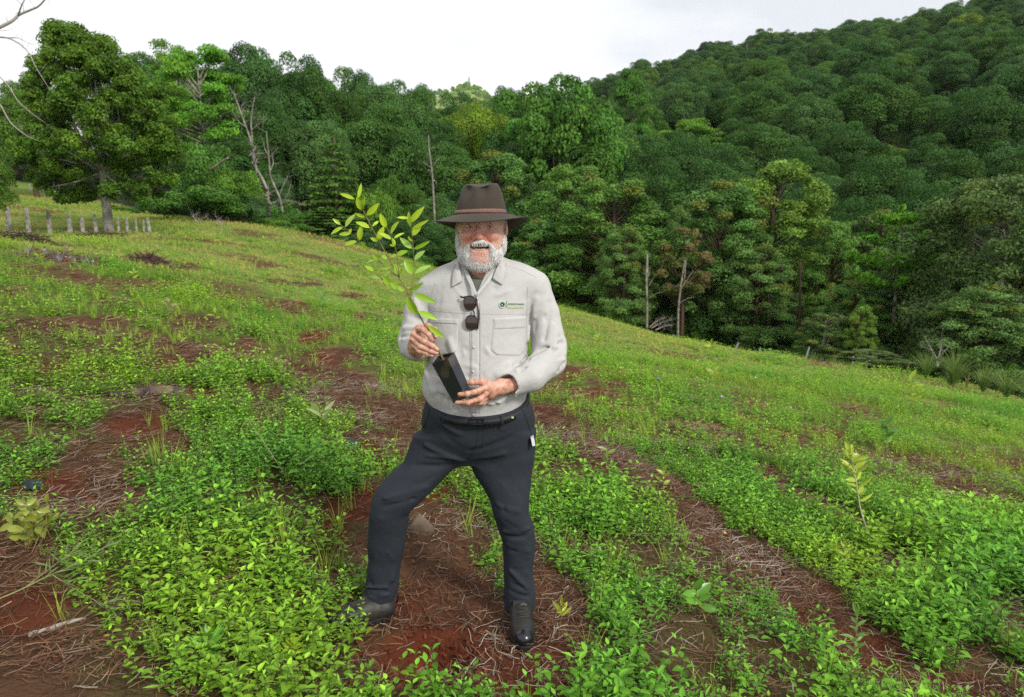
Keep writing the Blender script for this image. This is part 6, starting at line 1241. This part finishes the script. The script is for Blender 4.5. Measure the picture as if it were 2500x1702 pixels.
for i, (px, pb, pt, n, L, lb) in enumerate([(415, 765, 738, 8, 26, 'creamy pale seedling standing out in the left field'), (440, 842, 825, 3, 20, 'two bright round leaves on the bare patch left of centre'), (525, 785, 762, 4, 22, 'yellow leaf seedling by the brown patch left of centre'), (645, 600, 582, 5, 12, 'tiny seedling high on the left slope'),
    (790, 765, 700, 9, 22, 'leafy dark green seedling left of the sleeve'), (1460, 850, 822, 9, 20, 'yellow-green seedling right of the elbow'), (1735, 868, 838, 8, 20, 'bright yellow arching seedling on the right slope'), (1610, 872, 855, 5, 16, 'small yellow seedling in the middle of the right slope'),
    (1745, 930, 905, 6, 26, 'yellow broad-leaved seedling above the right weed strips'), (2225, 1010, 925, 14, 30, 'tall thin yellow-flecked seedling on the right slope'), (2165, 1105, 1035, 9, 42, 'spreading green seedling below the yellow-flecked one'), (95, 640, 620, 6, 16, 'yellow seedling beside the rubbish heap'),
    (325, 690, 662, 7, 18, 'bright yellow-green seedling below the burnt heap'), (520, 670, 640, 7, 14, 'light green seedling mid-slope left of centre'), (455, 655, 635, 5, 12, 'yellow seedling right of the burnt twigs'), (930, 700, 660, 6, 14, 'thin pale seedling behind the sapling leaves'), (1390, 1010, 985, 5, 16, 'yellow-green seedling near the right hip'),
    (1620, 1200, 1150, 6, 30, 'reddish stemmed weed beside the soil strip'), (2060, 1400, 1330, 8, 26, 'small seedling at the head of the tall right clump')]):
    seedling(px, pb, pt, n, L, L * .32, lb, (.42, .40, .16) if i == 0 else (.34, .44, .04) if i not in (4, 10) else (.12, .28, .04), seed=20 + i, t0=.4, up=.6, group='seedlings planted over the field')
def yellow_shrub():
    b = ground_hit(90, 1345); rng = np.random.default_rng(4); st = []; lv = []
    for i in range(12):
        tx, ty = rng.uniform(-30, 150), rng.uniform(1215, 1300); e = P(tx, ty, b[1] + rng.uniform(-.1, .25)); st.append([b + rng.normal(size=3) * [.03, .03, 0], (b + e) / 2 + rng.normal(size=3) * .02, e])
        for j in range(9):
            a = b + (e - b) * rng.uniform(.45, 1); d = unit(rng.normal(size=(1, 3)) + [[0, -.2, .1]])[0]; lv.append((a, a + d * rng.uniform(.035, .06), rng.uniform(.022, .034)))
    plant3('yellow_shrub', st, lv, 'weedy shrub with yellowing round leaves on dry stems at the left edge', 'shrub', (.30, .34, .05), .0028, (.28, .18, .10), 5)
yellow_shrub()
def fallen_spray():
    rng = np.random.default_rng(6); a = ground_hit(-40, 1500); pts = [np.array(ground_hit(x, y)) + [0, 0, h] for x, y, h in ((-40, 1500, .03), (60, 1475, .06), (130, 1458, .09), (200, 1440, .11), (262, 1412, .13))]; br = [[pts[2], np.array(ground_hit(190, 1480)) + [0, 0, .06], np.array(ground_hit(275, 1510)) + [0, 0, .03]], [pts[1], np.array(ground_hit(130, 1440)) + [0, 0, .09], np.array(ground_hit(190, 1415)) + [0, 0, .12]]]; lv = []
    for poly in [pts[1:]] + br:
        q = smooth_path(poly, 16)
        for i in range(22): a_ = q[rng.integers(3, 16)]; d = unit((q[-1] - q[0])[None] + rng.normal(size=(1, 3)) * .22)[0]; d[2] += rng.normal() * .25; lv.append((a_, a_ + d * rng.uniform(.05, .10), .006))
    plant3('fallen_branch', [pts] + br, lv, 'fallen green spray of narrow leaves lying on the bare soil at left', 'branch', (.16, .24, .06), .0032, (.22, .24, .08), 7)
fallen_spray()
# stones, log, sticks, tubes
def rock(name, px0, px1, pt, pb, label, m, Yoff=0, sq=.8, lift=0, tint=None):
    b = ground_hit((px0 + px1) / 2, pb); s_ = b[1] / FPX; w = (px1 - px0) / 2 * s_; h = (pb - pt) * s_; S_ = SDF([-w * 1.3, -w * 1.2, -h], [w * 1.3, w * 1.2, h * 1.3], w / 16); rng = np.random.default_rng(int(px0))
    S_.D = S_.ell_d((0, 0, -h * .05), (w, w * sq, h * .95)).astype(np.float32)
    for i in range(6): d = unit(rng.normal(size=(1, 3)))[0]; d[2] = abs(d[2]); S_.cut(w * .74 - (S_.X * d[0] + S_.Y * d[1] + S_.Z * d[2]), w * .05)
    S_.wob(w * .02, 6 / w, 4); V, F = S_.net(); o = link(name, fmesh(name, relax(V, F, 1), F, None, True), m); o.location = b + np.array([0, w * sq * .6, lift]); return tag(o, label, 'rock' if name == 'rock' else 'stone')
rock('rock', 985, 1060, 1243, 1302, 'half buried grey-brown rock behind the bent leg', mat('brown rock', (.20, .155, .115), .9, .2, col2=(.11, .08, .055), nscale=9, bump=.006, bscale=30))
rock('stone', 1004, 1044, 1598, 1650, 'red soil covered stone with pale face beside the dug hole', mat('clay stone', (.15, .055, .03), .9, .2, col2=(.42, .28, .21), nscale=8, bump=.006, bscale=30))
rock('stone', 240, 264, 1535, 1562, 'small round reddish clod at the lower left', mat('red clod', (.13, .045, .03), .9, .1, bump=.006, bscale=30))
def lying(name, pts, r0, r1, label, cat, m, lift=.5, sides=8, jag=.1, flat=1.):
    p3 = np.array([ground_hit(x, y) for x, y in pts]); p3[:, 2] += r0 * lift; q = smooth_path(p3, 14); base = q[0].copy(); V, F = tube(q - base, np.linspace(r0, r1, 14), sides); rng = np.random.default_rng(len(label)); V += rng.normal(size=V.shape) * r0 * jag
    if flat != 1: n_ = np.repeat(np.arange(14), sides); V[:14 * sides, 2] = (V[:14 * sides, 2] - (q - base)[n_, 2]) * flat + (q - base)[n_, 2]
    o = link(name, fmesh(name, V, F, None, True), m); o.location = base; return tag(o, label, cat)
lying('charred_log', [(268, 972), (330, 968), (380, 962), (432, 968)], .030, .062, 'charred dark log with pale split side lying on a bare patch', 'log', mat('charred wood', (.030, .028, .030), .8, .2, col2=(.22, .15, .10), nscale=7, bump=.01, bscale=30), .6, 9, .10)
lying('stick', [(70, 1556), (110, 1545), (150, 1532), (208, 1516)], .010, .006, 'grey weathered stick on the bare soil at the lower left', 'stick', DEAD, .7)
b_ = ground_hit(706, 1178)
plant3('bare_seedling', [[b_, P(680, 1135, b_[1] - .02), P(650, 1090, b_[1] - .05), P(604, 1022, b_[1] - .10)]], [(P(632, 1058, b_[1] - .06), P(640, 1040, b_[1] - .08), .018), (P(606, 1026, b_[1] - .1), P(632, 1020, b_[1] - .1), .010), (P(606, 1026, b_[1] - .1), P(585, 1040, b_[1] - .06), .03), (P(610, 1030, b_[1] - .1), P(598, 1062, b_[1] - .06), .03)], 'leaning bare stem with one tan leaf among the weeds left of the man', 'seedling', (.30, .30, .08), .0042, (.34, .28, .17), 9)
def tube_pot(px, py, hpx, wpx, tilt, label):
    b = ground_hit(px, py); s_ = b[1] / FPX; w = wpx * s_ / 2; h = hpx * s_; V = []; n = 4
    for z, k in ((0, 1.), (h, 1.06), (h, .98), (h * .3, .9)):
        for j in range(4): a = j * math.pi / 2 + .5; V.append((math.cos(a) * w * k * 1.3, math.sin(a) * w * k * 1.3, z))
    M = np.array(Matrix.Rotation(tilt, 3, 'Y') @ Matrix.Rotation(-.35, 3, 'X')); V = np.array(V) @ M.T; F = [(i * 4 + j, i * 4 + (j + 1) % 4, i * 4 + 4 + (j + 1) % 4, i * 4 + 4 + j) for i in range(3) for j in range(4)] + [(12, 13, 14, 15)]
    o = link('plant_tube', fmesh('plant_tube', V, F), mat('slate tube plastic', (.035, .045, .055), .45, .5)); o.location = b + np.array([0, 0, -.004]); return tag(o, label, 'plant tube', 'black planting tubes left on the soil')
tube_pot(858, 1096, 26, 30, R(28), 'dark plastic tube tipped over on the soil left of the man'); tube_pot(78, 1195, 24, 34, R(-8), 'dark plastic tube upright on the red soil at the left edge')
tube_pot(1582, 786, 10, 22, 0, 'bluish tube lying in the grass by the brushwood') if False else None
# heaps of burnt twigs and rubble up the slope
def heap(px, py, wpx, hpx, n, label, cols, name='twig_heap', cat='twig heap', bits=0):
    b = ground_hit(px, py); s_ = b[1] / FPX; rng = np.random.default_rng(int(px)); mb = MB()
    for i in range(n):
        a = np.array([rng.normal() * wpx * .28 * s_, rng.normal() * wpx * .16 * s_, 0]); zc = hpx * s_ * math.exp(-(a[0] / (wpx * .3 * s_)) ** 2) * rng.uniform(0, 1); d = unit(rng.normal(size=(1, 3)) * [1, 1, .3])[0] * rng.uniform(.1, .35); zz = float(terr(b[0] + a[0], b[1] + a[1])) - b[2]; p = a + [0, 0, zz + zc]
        mb.tube(smooth_path([p - d, p + rng.normal(size=3) * .03, p + d], 5), [.008, .010, .010, .008, .004], 4, cols[i % len(cols)])
    for i in range(bits):
        x, y = rng.normal() * wpx * .3 * s_, rng.normal() * wpx * .08 * s_; V, F = box(np.array([x, y, float(terr(b[0] + x, b[1] + y)) - b[2] + .03]), rng.uniform(.03, .10, 3)); mb.add(V + rng.normal(size=V.shape) * .008, F, [(.34, .34, .34), (.20, .21, .23), (.22, .07, .05), (.14, .11, .09)][i % 4])
    o = link(name, mb.mesh(name), DRYM); o.location = b; return tag(o, label, cat, None, 'stuff')
heap(170, 636, 190, 8, 120, 'low heap of grey rubble and twigs below the left fence', [(.10, .08, .06), (.16, .12, .09)], 'rubble', 'rubble', 34); heap(362, 640, 80, 13, 160, 'burnt brown twig heap in the upper left field', [(.075, .045, .035), (.12, .08, .06)])
heap(60, 586, 130, 14, 160, 'reddish brown brush along the left fence foot', [(.10, .055, .04), (.05, .035, .03)], 'brush_heap'); heap(250, 578, 150, 10, 120, 'dark burnt brush under the big tree by the fence', [(.05, .035, .03), (.09, .06, .045)], 'brush_heap')
# tussocks along the lower right edge
tus = [tuft(800 + i, h=1.0, n=230, w=.022, seg=5, lean=1.0, col=(.19, .28, .07)) for i in range(3)]; tusm = [fmesh('tussock', V, F, T) for V, F, T in tus]
for i, (px, pb, w, h, lb) in enumerate([(1920, 866, 50, 26, 'small grass tussock beside the tall grey picket, upper one'), (1990, 884, 50, 28, 'grass tussock just right of the tall grey picket'), (2042, 897, 60, 34, 'tussock left of the second upright picket'), (2100, 912, 50, 28, 'low tussock right of the upright picket'), (2130, 922, 60, 36, 'tussock beneath the small feathery tree'), (2180, 934, 55, 30, 'low pale tussock left of the rusty picket'),
    (2262, 916, 80, 62, 'tall dark tussock left of the largest one'), (2330, 930, 105, 78, 'largest grass tussock at the foot of the dark trees'), (2400, 962, 90, 64, 'rounded tussock right of the rusty picket'), (2455, 980, 100, 66, 'broad tussock near the right edge'), (2512, 985, 90, 60, 'tussock cut by the right edge'), (2320, 950, 55, 30, 'small straw-coloured tussock below the largest one'), (1880, 872, 46, 22, 'low tussock beside the tilted pickets')]):
    Y = float(np.interp(px, [1880, 2130, 2350, 2520], [28, 21.5, 17.6, 15.6])); x = P(px, pb, Y)[0]; o = link('grass_tussock', tusm[i % 3], None if tusm[i % 3].materials else WEED); s_ = Y / FPX
    o.location = (x, Y, float(terr(x, Y)) - .05); o.scale = (w * s_ * .85, w * s_ * .85, h * s_ * 1.35); o.rotation_euler[2] = i * 1.3; tag(o, lb, 'grass tussock', 'grass tussocks along the lower field edge')
# small trees standing in the grass edge
T('ep', 2125, 855, 130, 20.5, 'small feathery tree with spreading light foliage at the fence line', None, 'young_tree', 'young tree'); T('ep', 2020, 765, 120, 27, 'small leafy tree with pale slanting stem before the dark trees', None, 'young_tree', 'young tree'); T('e1', 2105, 750, 70, 26, 'rounded small tree with tan tips right of the pale stemmed one', None, 'young_tree', 'young tree')
def whorl_tree():
    Y = 29.; b = P(2175, 860, Y); zb = float(terr0(b[0], Y)); rng = np.random.default_rng(5); bl = []; mb = MB(); H = P(2175, 506, Y)[2] - zb; s_ = Y / FPX; mb.tube([(0, 0, -.3), (0, 0, H * .5), (0, 0, H)], [.10, .07, .02], 6)
    for py, hw in ((545, 45), (600, 80), (655, 100), (700, 90)):
        z = P(2175, py, Y)[2] - zb
        for j in range(7):
            a = j * .9 + py; L = hw * s_ * rng.uniform(.8, 1.1); e = np.array([math.cos(a) * L, math.sin(a) * L, z + L * .28]); mb.tube([(0, 0, z), e * [.6, .6, 1] - [0, 0, L * .12], e], [.03, .02, .01], 4)
            for q in np.linspace(.35, 1, 8): bl.append((e[0] * q, e[1] * q, z + L * .28 * q * q + .03, .17, .17, .10))
    for q in range(5): bl.append((0, 0, H - q * .12, .12, .12, .1))
    V, F, T_ = blob_cloud(bl, 34, .13, (.10, .22, .03), rng, lo=.2, aspect=2.2, yel=.2, var=.1); e = empty('young_tree', (b[0], Y, zb)); tag(e, 'young tree with whorled tiers of bright upcurved branches among the dull gums', 'young tree'); link('crown', fmesh('crown_whorl', V, F, T_), LEAF, e); link('trunk', mb.mesh('trunk_whorl', True), PALE, e)
whorl_tree()
def far_house():
    Y = 742.; b = P(1139, 226, Y); e = empty('house', tuple(b)); tag(e, 'white roofed house on the pale far hill', 'house'); V, F = box(np.array([0, 0, 1.5]), np.array([16, 8, 7.])); link('wall', fmesh('wall', V, F), mat('house wall', (.5, .48, .42), .8), e)
    V = np.array([(-9, -5, 4.6), (9, -5, 4.6), (9, 5, 4.6), (-9, 5, 4.6), (-8, 0, 8), (8, 0, 8)], float); F = np.array([(0, 1, 5, 4), (2, 3, 4, 5), (0, 3, 2, 1), (0, 4, 3, 3), (1, 2, 5, 5)]); F = F[:3]; link('roof', fmesh('roof', V, F), mat('white roof', (.8, .8, .8), .5), e)
    t = PR['t0']; p = P(1145, 184, Y - 12); z0 = float(terr0(p[0], Y - 12)); z0 = min(z0, p[2] - 24); pine = plant_tree('t0', p[0], Y - 12, p[2] - z0, 4.2, 'tall dark pine standing beside the far white roofed house', None, 'pine_tree', 'pine tree', z0)
far_house()
# little flowers in the weeds
def flowers():
    rng = np.random.default_rng(31); spots = [(458, 1124, 'y'), (502, 1146, 'y'), (668, 1220, 'w'), (435, 1213, 'y'), (618, 1286, 'y'), (485, 1450, 'y'), (1368, 1180, 'y'), (1366, 1216, 'y'), (1935, 1223, 'o'), (1982, 1219, 'o'), (1870, 1166, 'o'), (2390, 1350, 'o'), (1930, 994, 'b'), (1762, 967, 'b'), (1845, 921, 'b'), (1608, 922, 'b'), (750, 1190, 'y'), (1770, 1300, 'y')]
    yc = mat('yellow petals', (.75, .50, .03), .6); wc = mat('white petals', (.75, .73, .62), .6); bc_ = mat('pale blue petals', (.35, .40, .75), .6); oc = mat('orange petals', (.75, .30, .02), .6)
    nm = {'y': ('yellow', yc), 'w': ('white', wc), 'b': ('pale blue', bc_), 'o': ('orange', oc)}
    for px, py, k in spots:
        g = ground_hit(px, py + 25); Y = g[1]; c = P(px, py, Y); h = c - g; n = 7; V = [(0, 0, 0)]; r = .010 if py > 1050 else .022; e = empty('flower', tuple(g)); tag(e, '%s flower standing in the weeds %s' % (nm[k][0], 'on the right slope' if px > 1250 else 'left of the man'), 'flower', 'small flowers in the weeds')
        V = [h]; 
        for j in range(2 * n): a = j * math.pi / n; rr = r * (1 if j % 2 else .45); V.append(h + np.array([math.cos(a) * rr, math.sin(a) * rr * .6 - .003, math.sin(a) * rr * .8]))
        F = [(0, 1 + j, 1 + (j + 1) % (2 * n), 1 + (j + 2) % (2 * n)) for j in range(0, 2 * n, 2)]; link('petals', fmesh('petals', V, F), nm[k][1], e); V, F = tube([(0, 0, -.02), h * .6, h], .0009 if py > 1050 else .002, 4); link('stem', fmesh('stem', V, F), mat('flower stem', (.10, .08, .03), .7), e)
flowers()
# ---------------------------------------------------------------- the air over the valley
def haze():
    V, F = box(np.array([0, 340, 42.]), np.array([1500., 1420., 380.])); me = fmesh('haze', V, F); m = bpy.data.materials.new('haze'); m.use_nodes = True; N, L = nodes(m); N.remove(N['Principled BSDF'])
    v = N.new('ShaderNodeVolumePrincipled'); v.inputs['Color'].default_value = (.90, .95, 1, 1); v.inputs['Density'].default_value = .00008; v.inputs['Anisotropy'].default_value = .2; L.new(v.outputs[0], N['Material Output'].inputs['Volume'])
    return tag(link('haze', me, m), 'thin pale haze softening the far hill', 'haze', kind='stuff')
haze()
